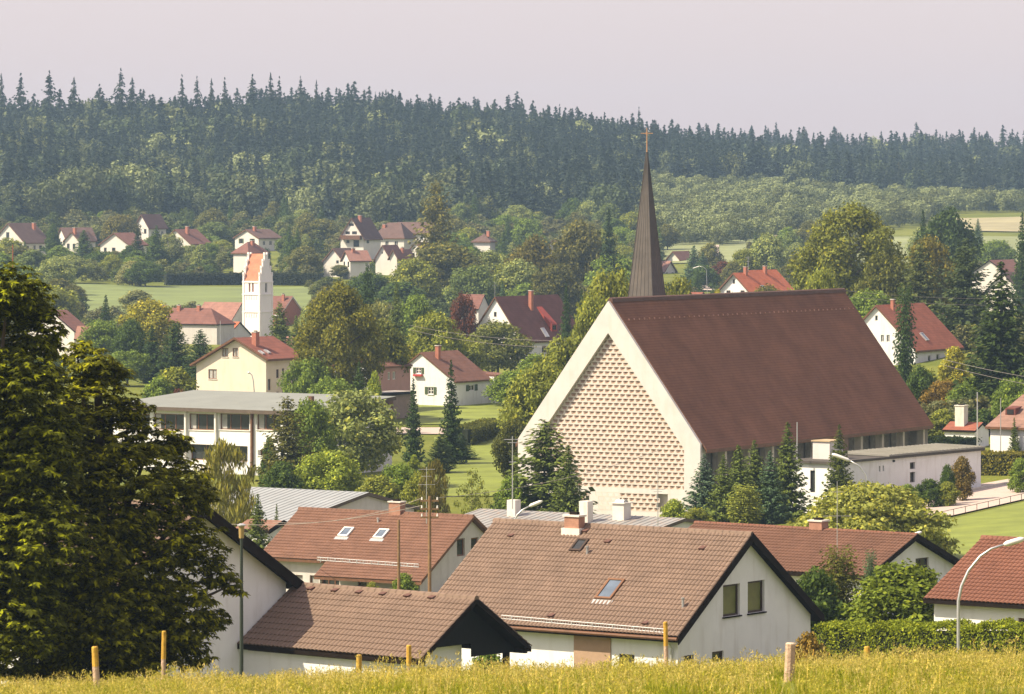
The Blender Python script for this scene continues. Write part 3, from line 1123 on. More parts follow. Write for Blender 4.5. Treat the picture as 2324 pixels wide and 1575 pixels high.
wall_face(ww, [(0.7, -3), (h.L, -3), (h.L, eh), (0.7, eh)], [], lambda a, z, q: (a, h.wy - q, z))
ww.add([(0.7, -0.35, -3), (h.L, -0.35, -3), (h.L, -0.35, eh), (0.7, -0.35, eh)], [(0, 1, 2, 3)])
ww.build('wall', WHITE, h.e)
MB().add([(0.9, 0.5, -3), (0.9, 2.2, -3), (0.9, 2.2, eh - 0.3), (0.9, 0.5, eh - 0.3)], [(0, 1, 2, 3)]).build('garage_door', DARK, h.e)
MB().box(0.3, 0.5, -h.hw + 0.5, -h.hw + 0.7, -3, eh + 0.1).build('porch_post', TIMBER, h.e)
for yy in (h.hw - 0.25, -h.hw + 0.25):
    MB().box(-0.3, h.L - 0.4, yy - 0.08, yy + 0.08, eh - 0.05, eh + 0.16).build('eave_purlin', TIMBER, h.e)

# H2: the big house in the centre
h = House('gabled_house', 'big white house with grey brown tiled roof, twin gable windows and skylight', 'house', (1692, 1211), 190, -54, 1138, (1853, 1397), UNDER, WHITE, oh=0.5, vo=0.35, t=0.25, verge=0.34, gutter=(1, TIMBER_B))
BIG = h
h.tiles(1, T_BIG, w=0.2, key='big')
rd = MB()
for i in range(38):
    a = -0.35 + i * (h.L + 0.7) / 38
    rd.extrude([(-0.15, h.hz - 0.05), (-0.1, h.hz + 0.07), (0, h.hz + 0.11), (0.1, h.hz + 0.07), (0.15, h.hz - 0.05)], a, a + (h.L + 0.7) / 38 + 0.05)
tag(rd.build('ridge_tiles', T_BIG, h.roof), kind='stuff')
for b in ((1641, 1326, 1679, 1398), (1697, 1318, 1735, 1390)):
    h.win('g', b, frame=FRAME_D, pane=GLASS_O, mull=0, sill=TIMBER, reveal=0.16)
h.win('g', (1552, 1487, 1575, 1512), mull=0)
h.win('g', (1616, 1478, 1642, 1503), mull=0)
h.win('p', (1340, 1481, 1372, 1530), mull=0)
h.win('p', (1405, 1485, 1440, 1534), mull=0)
h.finish()
h.chimney(1304, 1172, 46, 1, 1205, m=BRICK, ratio=0.62, flash=CHIM_W)
h.skylight(1316, 1241, 0.62, 0.85, 1, FRAME_D, GLASS)
h.skylight(1386, 1341, 0.85, 1.35, 1, FRAME_B, GLASS_S, apron=METAL_P)
h.vent_pipe(1333, 1260, 0.34, 0.06, 1)
h.vent_pipe(1550, 1382, 0.42, 0.055, 1)
for u, v in ((1162, 1217), (1381, 1231), (1596, 1246), (1253, 1399), (1467, 1416), (1330, 1207)):
    h.vent_tile(u, v, 1, UNDER)
h.snow_guard((1138, 1408), (1509, 1440), 1)
MB().tube([(0.25, h.hw + 0.06, h.hz - h.drop - 0.12), (0.25, h.wy + 0.1, h.hz - h.drop - 0.55), (0.25, h.wy + 0.1, -1.5)], 0.05, 8).build('downpipe', METAL_P, h.e)
pj = h.hit(1330, 1490, 'p')[0]
MB().box(pj - 1.3, pj + 0.6, h.wy + 0.003, h.wy + 0.06, -2, h.hz - h.drop - 0.2).build('wall_panel', mat('tan_panel', (0.36, 0.24, 0.16), var=0.12), h.e)

# H3: second row, red brown roof with two skylights
h = House('gabled_house', 'red brown roofed house with two small white skylights behind the garage', 'house', (1066, 1171), 275, -58, 689, (945, 1320), UNDER, GREYWALL, oh=0.4, vo=0.3, t=0.2, verge=0.16, edge=TIMBER_B)
lx = 7.6                                         # the longer eave over the entrance
h2 = h
full_hw = h.hw
# main slope shortened beyond the entrance part
short = 4.62
n0 = MB()
hz, pt = h.hz, h.pitch
for xa, xb, wd in ((-0.3, lx, full_hw), (lx, h.L + 0.3, short)):
    n0.extrude([(0, hz), (wd, hz - wd * pt), (wd, hz - wd * pt - 0.2), (0, hz - 0.2)], xa, xb, mi=[0, 1, 1, 1], mi_end=1)
n0.extrude([(0, hz), (-short, hz - short * pt), (-short, hz - short * pt - 0.2), (0, hz - 0.2)], -0.3, h.L + 0.3, mi=[0, 1, 1, 1], mi_end=1)
h.roof.data = n0.mesh('roof', [UNDER, TIMBER_B])
h.tiles(1, T_RED, individual=0, key='red', w=0.24, course=0.3, hwid=full_hw, x0=-0.3, x1=lx, rise=0.022)
h.tiles(1, T_RED, individual=0, key='red', w=0.24, course=0.3, hwid=short, x0=lx, x1=h.L + 0.3, rise=0.022)
rd = MB()
for i in range(36):
    a = -0.3 + i * (h.L + 0.6) / 36
    rd.extrude([(-0.15, hz - 0.05), (-0.1, hz + 0.06), (0, hz + 0.1), (0.1, hz + 0.06), (0.15, hz - 0.05)], a, a + (h.L + 0.6) / 36 + 0.05)
tag(rd.build('ridge_tiles', T_RED, h.roof), kind='stuff')
h.wy, h.wy2 = short - 0.45, short - 0.45
for b in ((1037, 1222, 1055, 1262), (1069, 1220, 1086, 1257), (1015, 1312, 1033, 1338)):
    h.win('g', b, frame=FRAME_B, pane=GLASS, mull=0, reveal=0.15)
for b in ((668, 1305, 687, 1330), (703, 1306, 723, 1332)):
    h.win('p', b, frame=FRAME_B, pane=GLASS_L, mull=0, sill=FRAME_W, reveal=0.15)
h.win('p', (726, 1296, 770, 1345), frame=TIMBER_B, pane=GLASS, mull=2, reveal=0.3)
h.win('p', (812, 1316, 832, 1332), frame=FRAME_B, pane=GLASS, mull=0, reveal=0.15)
h.finish()
gwv = MB()
gwv.add([(0.0, h.wy, -2), (0.0, full_hw - 0.4, -2), (0.0, full_hw - 0.4, hz - full_hw * pt + 0.1), (0.0, h.wy, hz - h.wy * pt - 0.15)], [(0, 1, 2, 3)])
gwv.build('gable_wing_wall', GREYWALL, h.e)
h.chimney(901, 1140, 36, 1, 1163, m=BRICK, ratio=0.7)
for u, v in ((786, 1210), (866, 1214)):
    h.skylight(u, v, 0.75, 0.95, 1, FRAME_W, GLASS_S, apron=METAL_P)
h.snow_guard((720, 1274), (950, 1290), 1, n=14, h=0.26)
h.vent_pipe(858, 1186, 0.25, 0.07, 1, METAL_P)

# H4: low house right behind the big one
h = House('gabled_house', 'low white house with rust brown roof behind the round bush', 'house', (2066, 1213), 235, -52, 1594, (2176, 1281), UNDER, WHITE, oh=0.45, vo=0.45, t=0.2, verge=0.22)
h.tiles(1, T_RED, key='rust', w=0.22, course=0.33)
rd = MB()
for i in range(40):
    a = -0.45 + i * (h.L + 0.9) / 40
    rd.extrude([(-0.15, h.hz - 0.05), (-0.1, h.hz + 0.06), (0, h.hz + 0.1), (0.1, h.hz + 0.06), (0.15, h.hz - 0.05)], a, a + (h.L + 0.9) / 40 + 0.05)
tag(rd.build('ridge_tiles', T_ORANGE, h.roof), kind='stuff')
h.win('g', (2078, 1266, 2108, 1300), frame=FRAME_D, pane=GLASS, mull=1, reveal=0.15)
h.win('p', (1880, 1330, 1910, 1370), frame=FRAME_D, pane=GLASS, mull=1, reveal=0.15)
h.finish()
h.chimney(1858, 1183, 40, 1, 1200, m=BRICK, ratio=0.8)
H4 = h

# H5: right edge, orange roof; its left gable is hidden, the ridge runs towards us out of frame
h = House('gabled_house', 'white house with orange brown roof cut by the right edge beside the street lamp', 'house', (2600, 1238), 200.0, -54, 2243, (2470, 1382), UNDER, WHITE, oh=0.45, vo=0.3, t=0.2, verge=0.2)
h.tiles(1, T_ORANGE, key='orange', w=0.22, course=0.33, from_top=False)
rd = MB()
for i in range(30):
    a = -0.3 + i * (h.L + 0.6) / 30
    rd.extrude([(-0.15, h.hz - 0.05), (-0.1, h.hz + 0.06), (0, h.hz + 0.1), (0.1, h.hz + 0.06), (0.15, h.hz - 0.05)], a, a + (h.L + 0.6) / 30 + 0.05)
tag(rd.build('ridge_tiles', T_ORANGE, h.roof), kind='stuff')
h.win('p', (2310, 1403, 2340, 1445), frame=FRAME_B, pane=GLASS, mull=1, reveal=0.15)
h.finish()
# ------------------------------------------------------------------ metal-roofed halls between the houses and the church
def hall(name, label, ridge_l, ridge_r, Y, phi, depth, fall, roofm, wallm, wall_h, rough_m=None, seam=0.55):
    """monopitch hall: upper roof edge runs from ridge_l to ridge_r (pixels), roof falls towards the camera side"""
    ph = math.radians(phi)
    d = Vector((math.sin(ph), math.cos(ph), 0))
    A = P(ridge_r[0], ridge_r[1], Y)
    k = (ridge_l[0] - CU) / FPX
    L = abs((k * A.y - A.x) / (d.x - k * d.y))
    g = gz(A.x, A.y)
    e = thing(name, label, 'building', (A.x, A.y, g), math.atan2(d.y, d.x))
    H = A.z - g
    W = depth
    lo = H - fall
    MB().extrude([(0.0, -2), (W - 0.4, -2), (W - 0.4, lo - 0.1), (0.0, H - 0.1)], 0.3, L - 0.3).build('wall', wallm, e)
    MB().extrude([(0.0, -2), (-6, -2), (-6, H - fall * 0.9), (0.0, H - 0.12)], 0.3, L - 0.3).build('rear_wall', wallm, e)
    r = MB().extrude([(-6.3, H - fall * 0.9), (0, H), (W, lo), (W, lo - 0.22), (0, H - 0.25), (-6.3, H - fall * 0.9 - 0.2)], 0, L, mi=[0, 0, 1, 1, 1, 1], mi_end=1)
    ro = r.build('roof', [roofm, ROOFEDGE], e)
    n = int(L / seam)
    for i in range(n):
        x = (i + 0.5) * L / n
        MB().hexa([(x, 0, H), (x + 0.05, 0, H), (x + 0.05, W, lo), (x, W, lo), (x, 0, H + 0.03), (x + 0.05, 0, H + 0.03), (x + 0.05, W, lo + 0.03), (x, W, lo + 0.03)]).build('seam', roofm, ro)
    return e, d, H, L, lo, W


ROOFEDGE = mat('fascia_dark', (0.10, 0.075, 0.055), var=0.2)
ZINC1 = mat('zinc_blue', (0.27, 0.285, 0.29), rough=0.6, var=0.12, scale=0.4, spec=0.3, stain=0.25, stain_col=(0.3, 0.26, 0.22))
ZINC2 = mat('zinc_rusty', (0.25, 0.245, 0.235), rough=0.6, var=0.18, scale=0.4, spec=0.3, stain=0.55, stain_col=(0.42, 0.22, 0.1))
hall('metal_roof_hall', 'grey seamed metal roof hall behind the red brown roofed house', (565, 1106), (838, 1117), 318, -56, 9.5, 1.6, ZINC1, GREYWALL, 4)
e, d, H, L, lo, W = hall('kindergarten', 'flat building with streaked metal roof and three stub chimneys below the church gable', (1090, 1150), (1556, 1176), 312, -56, 6.5, 0.9, ZINC2, WHITE, 3.2)
ey = Vector((-d.y, d.x, 0))


def on_roof(u, v, Y):
    q = P(u, v, Y) - e.location
    return q.dot(d), q.dot(ey), q.z


for (u, v0, v1, w, cap) in ((1166, 1134, 1160, 0.72, 0), (1330, 1137, 1166, 0.72, 0), (1411, 1142, 1180, 0.95, 1)):
    x, y, z = on_roof(u, v1, 318 if u < 1200 else 313.5)
    zt = z + (v1 - v0) * 314 / FPX
    c = MB().box(x - w / 2, x + w / 2, y - w / 2, y + w / 2, z - 1.2, zt).build('chimney', CHIM_W, e)
    if cap:
        MB().box(x - w / 2 - 0.12, x + w / 2 + 0.12, y - w / 2 - 0.12, y + w / 2 + 0.12, zt, zt + 0.07).build('chimney_cap', CHIM_W, c)
        MB().extrude([(y - 0.35, zt + 0.07), (y + 0.35, zt + 0.07), (y + 0.2, zt + 0.25), (y - 0.2, zt + 0.25)], x - 0.35, x + 0.35).build('cowl', METAL_G, c)

# a small dark-eaved gable between the hall and the red brown house
h = House('shed', 'small white gable with dark arched eaves left of the red brown roof', 'shed', (633, 1181), 292, -50, 575, (600, 1203), roofmat('shed', (0.2, 0.11, 0.08)), WHITE, oh=0.3, vo=0.4, t=0.22, verge=0.25)
h.finish()

# ------------------------------------------------------------------ school with window bands
def build_school():
    RF = mat('school_zinc', (0.20, 0.21, 0.185), rough=0.6, var=0.1, scale=0.4, seam=0.6, course_dark=0.75, spec=0.25, bump=0.2, bscale=2)
    phi = -55
    ph = math.radians(phi)
    d = Vector((math.sin(ph), math.cos(ph), 0))
    ey = Vector((-d.y, d.x, 0))
    A = P(700, 934, 408)                      # near right corner of the roof edge
    k = (255 - CU) / FPX
    L = abs((k * A.y - A.x) / (d.x - k * d.y))
    g = gz(A.x, A.y)
    e = thing('school', 'long white two storey school with brown framed window bands and flat grey roof', 'school', (A.x, A.y, g), math.atan2(d.y, d.x))
    H = A.z - g
    W = 13.0
    M = lambda a, z, q: (a, -q, z)

    def at(u, v):
        r = Vector(((u - CU) / FPX, 1, (HV - v) / FPX))
        O = Vector((A.x, A.y, g))
        t = (O.dot(ey)) / r.dot(ey)
        q = r * t - O
        return q.dot(d), q.z
    # windows: upper band and lower openings
    holes, spec = [], []
    ups = [(428, 486), (498, 566), (582, 637), (348, 420), (270, 340), (645, 690)]
    for u0, u1 in ups:
        a = sorted((at(u0, 955)[0], at(u1, 955)[0]))
        z0, z1 = at((u0 + u1) / 2, 976)[1], at((u0 + u1) / 2, 939)[1]
        holes.append((a[0], a[1], z0, z1, 0.25))
        spec.append((a[0], a[1], z0, z1, 1))
    for u0, u1, v0, v1, kk in ((428, 562, 1010, 1046, 0), (585, 615, 1022, 1034, 1), (270, 415, 1005, 1040, 0)):
        a = sorted((at(u0, v0)[0], at(u1, v0)[0]))
        z0, z1 = at((u0 + u1) / 2, v1)[1], at((u0 + u1) / 2, v0)[1]
        holes.append((a[0], a[1], z0, z1, 0.5))
        spec.append((a[0], a[1], z0, z1, kk))
    w = MB()
    wall_face(w, [(0, -2), (L, -2), (L, H - 0.2), (0, H - 0.2)], holes, M)
    w.add([(0, 0, -2), (0, -W, -2), (0, -W, H - 0.2), (0, 0, H - 0.2)], [(0, 1, 2, 3)])
    w.add([(L, 0, -2), (L, -W, -2), (L, -W, H - 0.2), (L, 0, H - 0.2)], [(0, 1, 2, 3)])
    w.build('wall', WHITE, e)
    for (a0, a1, z0, z1, kk), hl in zip(spec, holes):
        window(e, M, a0, a1, z0, z1, FRAME_B, GLASS, 2 if kk and a1 - a0 > 2 else (3 if not kk else 0), 0, FRAME_W if kk else None, None, hl[4])
        if kk and a1 - a0 > 2:
            q = MB()
            q.add([M(a1 - 0.75, z0 + 0.1, hl[4] - 0.012), M(a1 - 0.12, z0 + 0.1, hl[4] - 0.012), M(a1 - 0.12, z1 - 0.1, hl[4] - 0.012), M(a1 - 0.75, z1 - 0.1, hl[4] - 0.012)], [(0, 1, 2, 3)])
            q.build('curtain', GLASS_L, e)
    r = MB()
    r.hexa([(-0.5, 0.7, H - 0.35), (L + 0.5, 0.7, H - 0.35), (L + 0.5, -W, H + 0.6), (-0.5, -W, H + 0.6), (-0.5, 0.7, H), (L + 0.5, 0.7, H), (L + 0.5, -W, H + 0.95), (-0.5, -W, H + 0.95)])
    o = r.build('roof', [RF, ROOFEDGE], e)
    for p in o.data.polygons:
        p.material_index = 0 if abs(p.normal.z) > 0.5 and p.center.z > H + 0.3 else 1
    for u in (574, 492, 424):
        a = at(u, 980)[0]
        MB().box(a - 0.09, a + 0.09, 0.02, 0.3, -1.5, H - 0.36).build('pillar', FRAME_W if u != 574 else TIMBER_B, e)
    x, _ = at(620, 935)
    MB().box(x - 0.2, x + 0.2, -6, -5.6, H + 0.4, H + 1.1).build('roof_vent', TIMBER_B, e)


build_school()

# ------------------------------------------------------------------ village houses in the middle distance
R_RED = roofmat('red', (0.205, 0.078, 0.055), 0.3)
R_BRN = roofmat('brown', (0.165, 0.082, 0.06), 0.3)
R_DKB = roofmat('dark_brown', (0.12, 0.065, 0.052), 0.28)
R_ORG = roofmat('orange', (0.42, 0.125, 0.06), 0.3)
R_PAL = roofmat('pale_red', (0.26, 0.135, 0.105), 0.3)
R_FAR = roofmat('far_red', (0.165, 0.078, 0.062), 0.4)
R_FARB = roofmat('far_brown', (0.115, 0.07, 0.06), 0.4)

h = House('gabled_house', 'cream yellow house with red tiled roof and tall chimney behind the school', 'house', (537, 766), 520, 31, 614, (437, 827), R_RED, CREAM, hw2=4.75, oh=0.55, vo=0.5, t=0.25, edge=TIMBER_B, verge=0.2)
for b in ((504, 790, 518, 810), (528, 790, 541, 810), (473, 838, 492, 860), (473, 889, 492, 905)):
    h.win('g', b, FRAME_B, GLASS_L, mull=1, sill=FRAME_W)
for b in ((627, 838, 633, 858), (640, 836, 645, 850), (608, 860, 614, 886), (627, 889, 633, 900), (640, 888, 645, 898)):
    h.win('m', b, FRAME_B, GLASS, mull=0)
h.finish()
h.chimney(580, 754, 15, -1, 783, m=CHIM_R, ratio=0.8)
h.skylight(593, 801, 0.5, 0.8, -1, METAL_P, METAL_P)
h.skylight(606, 799, 0.5, 0.8, -1, METAL_P, METAL_P)

h = House('cottage', 'small white cottage with green shutters and steep brown roof', 'cottage', (956, 799), 520, 30, 1037, (1036, 866), R_BRN, WHITE, oh=0.3, vo=0.2, t=0.2, edge=TIMBER_B)
h.win('g', (944, 834, 956, 848), FRAME_W, GLASS, 1, 1, FRAME_W, SHUT)
h.win('g', (971, 878, 984, 895), FRAME_W, GLASS, 1, 1, FRAME_W, SHUT)
h.win('m', (1064, 873, 1077, 887), FRAME_W, GLASS, 1, 0, None, SHUT)
h.finish()
h.chimney(994, 785, 11, -1, 813, m=CHIM_R)
a, z = h.hit(950, 849, 'g')
MB().box(-0.35, 0.0, a - 0.6, a + 0.6, z - 0.25, z - 0.02).build('flower_box', mat('geranium', (0.4, 0.05, 0.05), var=0.4, scale=8), h.e)
lx = h.L
an = MB()
an.box(lx, lx + 3.6, -h.wy - 0.6, 0.5, -2, h.hz - h.drop + 0.3)
an.build('lean_to', WHITE, h.e)
MB().hexa([(lx, -h.wy - 0.9, h.hz - h.drop + 0.31), (lx + 3.8, -h.wy - 0.9, h.hz - h.drop + 0.31), (lx + 3.8, 0.6, h.hz - h.drop + 0.31), (lx, 0.6, h.hz - h.drop + 0.31),
           (lx, -h.wy - 0.9, h.hz - h.drop + 0.5), (lx + 3.8, -h.wy - 0.9, h.hz - h.drop + 0.5), (lx + 3.8, 0.6, h.hz - h.drop + 0.9), (lx, 0.6, h.hz - h.drop + 0.9)]).build('lean_to_roof', R_BRN, h.e)

h = House('gabled_house', 'pink walled house with white gable between the lime tree and the cottage', 'house', (793, 812), 505, 31, 890, (838, 834), R_BRN, PINK, gable_m=WHITE, oh=0.2, vo=0.2, t=0.2, edge=TIMBER_B)
for b in ((880, 844, 886, 862), (891, 843, 898, 861)):
    h.win('m', b, FRAME_W, GLASS_L, 0)
h.finish()
e, d, A = flat_building('flat_roof_garage', 'flat roofed grey brown outbuilding below the pink wall', 'garage', (866, 893), 492, 32, 8, 3, 3.2, mat('felt', (0.3, 0.27, 0.24), var=0.1), mat('brown_plaster', (0.27, 0.2, 0.16), var=0.15, stain=0.3))
e.location.x -= 0.5
MB().box(2.2, 3.2, -0.05, 0.28, 0, 2.4).build('door', TIMBER_B, e)

h = House('gabled_house', 'large white house with steep dark red brown roof and tall brick chimney', 'house', (1125, 673), 640, 31, 1264, (1188, 776), roofmat('maroon', (0.135, 0.058, 0.05), 0.28), WHITE, oh=0.35, vo=0.3, t=0.25, edge=TIMBER_B)
h.win('g', (1121, 708, 1127, 719), FRAME_B, GLASS, 0)
h.win('g', (1141, 797, 1152, 818), FRAME_B, GLASS, 1)
h.win('g', (1163, 797, 1172, 818), FRAME_B, GLASS, 1)
h.win('m', (1230, 785, 1240, 800), FRAME_B, GLASS, 1)
h.finish()
h.chimney(1205, 660, 10, -1, 700, m=CHIM_R)
h.skylight(1236, 755, 1.0, 1.6, -1, METAL_P, METAL_P)
p = h.roof_hit(1258, 752, -1)
dm = MB().add([(p.x - 0.8, p.y, p.z), (p.x + 0.8, p.y, p.z), (p.x + 0.8, p.y, p.z + 1.1), (p.x - 0.8, p.y, p.z + 1.1), (p.x - 0.8, p.y + 2.6, p.z + 2.6 * h.pitch), (p.x + 0.8, p.y + 2.6, p.z + 2.6 * h.pitch)],
              [(0, 1, 2, 3), (3, 2, 5, 4), (0, 3, 4), (1, 5, 2)])
do = dm.build('dormer', mat('red_sheet', (0.30, 0.055, 0.04), var=0.15), h.roof)
fbox(MB(), lambda a, z, q: (p.x + a, p.y - q, p.z + z), -0.45, 0.45, 0.25, 0.9, 0.0, 0.06).build('dormer_window', GLASS, do)

h = House('gabled_house', 'house with bright orange red roof and white gable behind the church ridge', 'house', (1666, 619), 760, 33, 1701, (1712, 672), R_ORG, WHITE, oh=0.5, vo=0.5, t=0.3, edge=TIMBER_B)
h.win('g', (1663, 634, 1668, 644), FRAME_B, GLASS, 0)
h.win('g', (1649, 659, 1658, 672), FRAME_B, GLASS, 1, shut=FRAME_W)
h.win('g', (1681, 659, 1690, 672), FRAME_B, GLASS, 1, shut=FRAME_W)
h.finish()
h.chimney(1692, 606, 9, -1, 622, m=CHIM_R)
h.skylight(1738 - 4, 655, 1, 1.4, -1, METAL_P, METAL_P)
h = House('gabled_house', 'second orange red roof with chimney just behind the white gabled one', 'house', (1699, 613), 790, 33, 1760, (1752, 672), R_ORG, WHITE_FAR, oh=0.5, vo=0.3, t=0.3, edge=TIMBER_B)
h.finish()
h.chimney(1736, 604, 9, -1, 619, m=CHIM_R)
h = House('gabled_house', 'low reddish roof with brick chimney just right of the spire foot', 'house', (1592, 663), 560, -62, 1503, (1560, 700), R_RED, WHITE, oh=0.3, vo=0.3)
h.finish()
h.chimney(1545, 651, 18, 1, 668, m=CHIM_R)

h = House('gabled_house', 'white house with rust red roof and columnar conifer in front, right of the church', 'house', (1989, 692), 545, 29, 2094, (2083, 796), roofmat('rust', (0.28, 0.10, 0.062), 0.28), WHITE, oh=0.35, vo=0.3, t=0.25, edge=TIMBER_B)
h.win('g', (2012, 760, 2019, 776), FRAME_W, GLASS, 1)
h.win('g', (2003 - 4, 760, 2006, 776), FRAME_W, GLASS, 1)
h.win('g', (1986, 716, 1992, 728), FRAME_W, GLASS, 0)
for b in ((2106, 806, 2113, 820), (2125, 803, 2132, 817)):
    h.win('m', b, FRAME_W, GLASS, 0)
h.finish()
h.chimney(2026, 680, 9, -1, 702, m=CHIM_R)
h.skylight(2097, 765, 0.9, 1.3, -1, METAL_P, GLASS_S)

# balcony house behind it
e, d, A = flat_building('balcony_house', 'house with orange wooden balcony and white pillars behind the rust red roof', 'house', (2105, 714), 600, 31, 10, 8, 9, R_FAR, WHITE, t=0.4)
BALC = mat('balcony_wood', (0.45, 0.2, 0.08), var=0.2)
for k in range(4):
    MB().box(0.6 + k * 2.9, 0.9 + k * 2.9, -1.6, -1.3, -2, 8.4).build('pillar', FRAME_W, e)
for z in (2.6, 5.4):
    MB().box(0.3, 9.8, -1.75, 0.28, z - 0.25, z).build('balcony_floor', CONC, e)
    MB().box(0.3, 9.8, -1.72, -1.62, z, z + 1.0).build('balcony_rail', BALC, e)
MB().box(0.0, 10.2, -1.9, 0.3, 8.4, 8.65).build('balcony_roof', BALC, e)
for k in range(3):
    window(e, lambda a, z, q: (a, 0.27 + q, z), 1.3 + k * 2.9, 2.9 + k * 2.9, 6.0, 8.0, FRAME_B, GLASS, 1, 0, None, None, -0.02)

h = House('gabled_house', 'white gable with red roof peeping out above the dark spruce at right', 'house', (2246, 590), 900, 30, 2300, (2290, 622), R_FAR, WHITE_FAR, oh=0.4, vo=0.3)
h.finish()
h = House('gabled_house', 'pale house partly hidden behind the spruce at the right edge', 'house', (2276, 618), 820, 30, 2340, (2322, 668), R_FARB, WHITE_FAR, oh=0.4, vo=0.3)
h.finish()
h = House('gabled_house', 'taupe brown tiled roof with red dormer cut by the right edge', 'house', (2500, 900), 388, -55, 2328, (2416, 974), roofmat('taupe', (0.235, 0.14, 0.108), 0.26), WHITE, oh=0.4, vo=0.3, edge=TIMBER_B)
h.finish()
p = h.roof_hit(2293, 942, 1)
fd = MB().add([(p.x - 0.5, p.y, p.z - 0.05), (p.x + 0.5, p.y, p.z - 0.05), (p.x + 0.5, p.y, p.z + 0.6), (p.x - 0.5, p.y, p.z + 0.6), (p.x - 0.5, p.y - 1.3, p.z + 0.75), (p.x + 0.5, p.y - 1.3, p.z + 0.75)],
              [(0, 1, 2, 3), (3, 2, 5, 4), (0, 3, 4), (1, 5, 2)]).build('dormer', mat('dormer_red', (0.13, 0.04, 0.028), var=0.2), h.roof)
fbox(MB(), lambda a, z, q: (p.x + a, p.y + q, p.z + z), -0.32, 0.32, 0.08, 0.5, 0.01, 0.05).build('dormer_window', GLASS, fd)
# low garden wall house with big white chimney
h = House('garden_shed', 'low white outbuilding with red tile coping and a big white chimney block', 'shed', (2228, 958), 418, -60, 2160, (2246, 973), roofmat('coping', (0.24, 0.085, 0.055), 0.3), WHITE, oh=0.2, vo=0.15, t=0.2)
h.finish()
h.chimney(2182, 921, 26, 1, 963, m=CHIM_W, ratio=1.0, lap=1.0)

# ------------------------------------------------------------------ old white church tower and the roofs around it
def build_tower():
    Y, phi = 800, 33
    ph = math.radians(phi)
    d = Vector((math.sin(ph), math.cos(ph), 0))
    A = P(590, 640, Y)                       # near vertical edge
    g = gz(A.x, A.y)
    e = thing('church_tower', 'old white church tower with stepped gables and orange saddle roof', 'tower', (A.x, A.y, g), math.atan2(d.y, d.x))
    w = 3.9                                   # local: x into depth along phi (right face), y to the left (left face)
    zt = (HV - 638) * Y / FPX - g
    ridge = (HV - 576) * Y / FPX - g
    TW = mat('tower_lime', (0.80, 0.75, 0.72), var=0.05, scale=0.5, stain=0.25, stain_col=(0.6, 0.5, 0.45))
    wl = MB()
    Ml = lambda a, z, q: (q, a, z)
    Mr = lambda a, z, q: (a, q, z)
    zw = lambda v: (HV - v) * Y / FPX - g
    hl = [(w * 0.36, w * 0.47, zw(663), zw(643), 0.25), (w * 0.55, w * 0.66, zw(663), zw(643), 0.25)]
    hr = [(w * 0.42, w * 0.58, zw(664), zw(643), 0.25)]
    wall_face(wl, [(0, -1), (w, -1), (w, zt), (0, zt)], hl, Ml)
    wall_face(wl, [(0, -1), (w, -1), (w, zt), (0, zt)], hr, Mr)
    wl.add([(w, 0, -1), (w, w, -1), (w, w, zt), (w, 0, zt)], [(0, 1, 2, 3)])
    wl.add([(0, w, -1), (w, w, -1), (w, w, zt), (0, w, zt)], [(0, 1, 2, 3)])
    body = wl.build('tower_wall', TW, e)
    for a0, a1, z0, z1, r in hl:
        MB().add([Ml(a0, z0, r), Ml(a1, z0, r), Ml(a1, z1, r), Ml(a0, z1, r)], [(0, 1, 2, 3)]).build('belfry_louvre', CHIM_R, e)
    for a0, a1, z0, z1, r in hr:
        MB().add([Mr(a0, z0, r), Mr(a1, z0, r), Mr(a1, z1, r), Mr(a0, z1, r)], [(0, 1, 2, 3)]).build('belfry_louvre', TIMBER, e)
    for v in (640, 668, 708):
        MB().box(-0.12, w + 0.1, -0.12, w + 0.1, zw(v) - 0.12, zw(v) + 0.06).build('string_course', TW, e)
    # arcade friezes, small pilaster strips
    for v in (672, 712):
        for k in range(7):
            a = w * (k + 0.5) / 7
            fbox(MB(), Ml, a - 0.06, a + 0.06, zw(v + 8), zw(v), -0.07, 0).build('frieze_tooth', TW, e)
    for fn in (Ml, Mr):
        for a in (0.18, w - 0.18):
            fbox(MB(), fn, a - 0.18, a + 0.18, -1, zt, -0.10, -0.002).build('pilaster', TW, e)
    # saddle roof: ridge runs along x (so gables stand on the left-front y faces)... roof slope faces the left front
    rf = MB()
    hgt = ridge - zt
    rf.extrude([(0.15, zt), (w - 0.15, zt), (w * 0.5, ridge)], 0.3, w - 0.3)
    # ridge parallel to local y: slope visible on the left face
    rf = MB()
    rf.add([(0.1, 0.3, zt), (0.1, w - 0.3, zt), (w * 0.5, w - 0.3, ridge), (w * 0.5, 0.3, ridge), (w - 0.1, 0.3, zt), (w - 0.1, w - 0.3, zt)], [(0, 1, 2, 3), (3, 2, 5, 4), (0, 3, 4), (1, 5, 2)])
    rf.build('saddle_roof', roofmat('tower', (0.48, 0.20, 0.12), 0.3), e)
    steps = 4
    for yy in (0.0, w - 0.3):
        g2 = MB()
        for k in range(steps):
            x0 = w * 0.5 * k / steps
            z1 = zt + hgt * (k + 1) / steps * 0.98
            g2.box(x0 - 0.02, w - x0 + 0.02, yy, yy + 0.3, zt + hgt * k / steps * 0.98, z1)
        g2.build('stepped_gable', TW, e)
        for k in range(steps):
            for s in (0, 1):
                x0 = w * 0.5 * k / steps
                x = x0 + 0.13 if s == 0 else w - x0 - 0.13
                z1 = zt + hgt * (k + 1) / steps * 0.98
                MB().box(x - 0.15, x + 0.15, yy - 0.05, yy + 0.35, z1 - 0.3, z1 + 0.35).build('gable_pinnacle', TW, e)


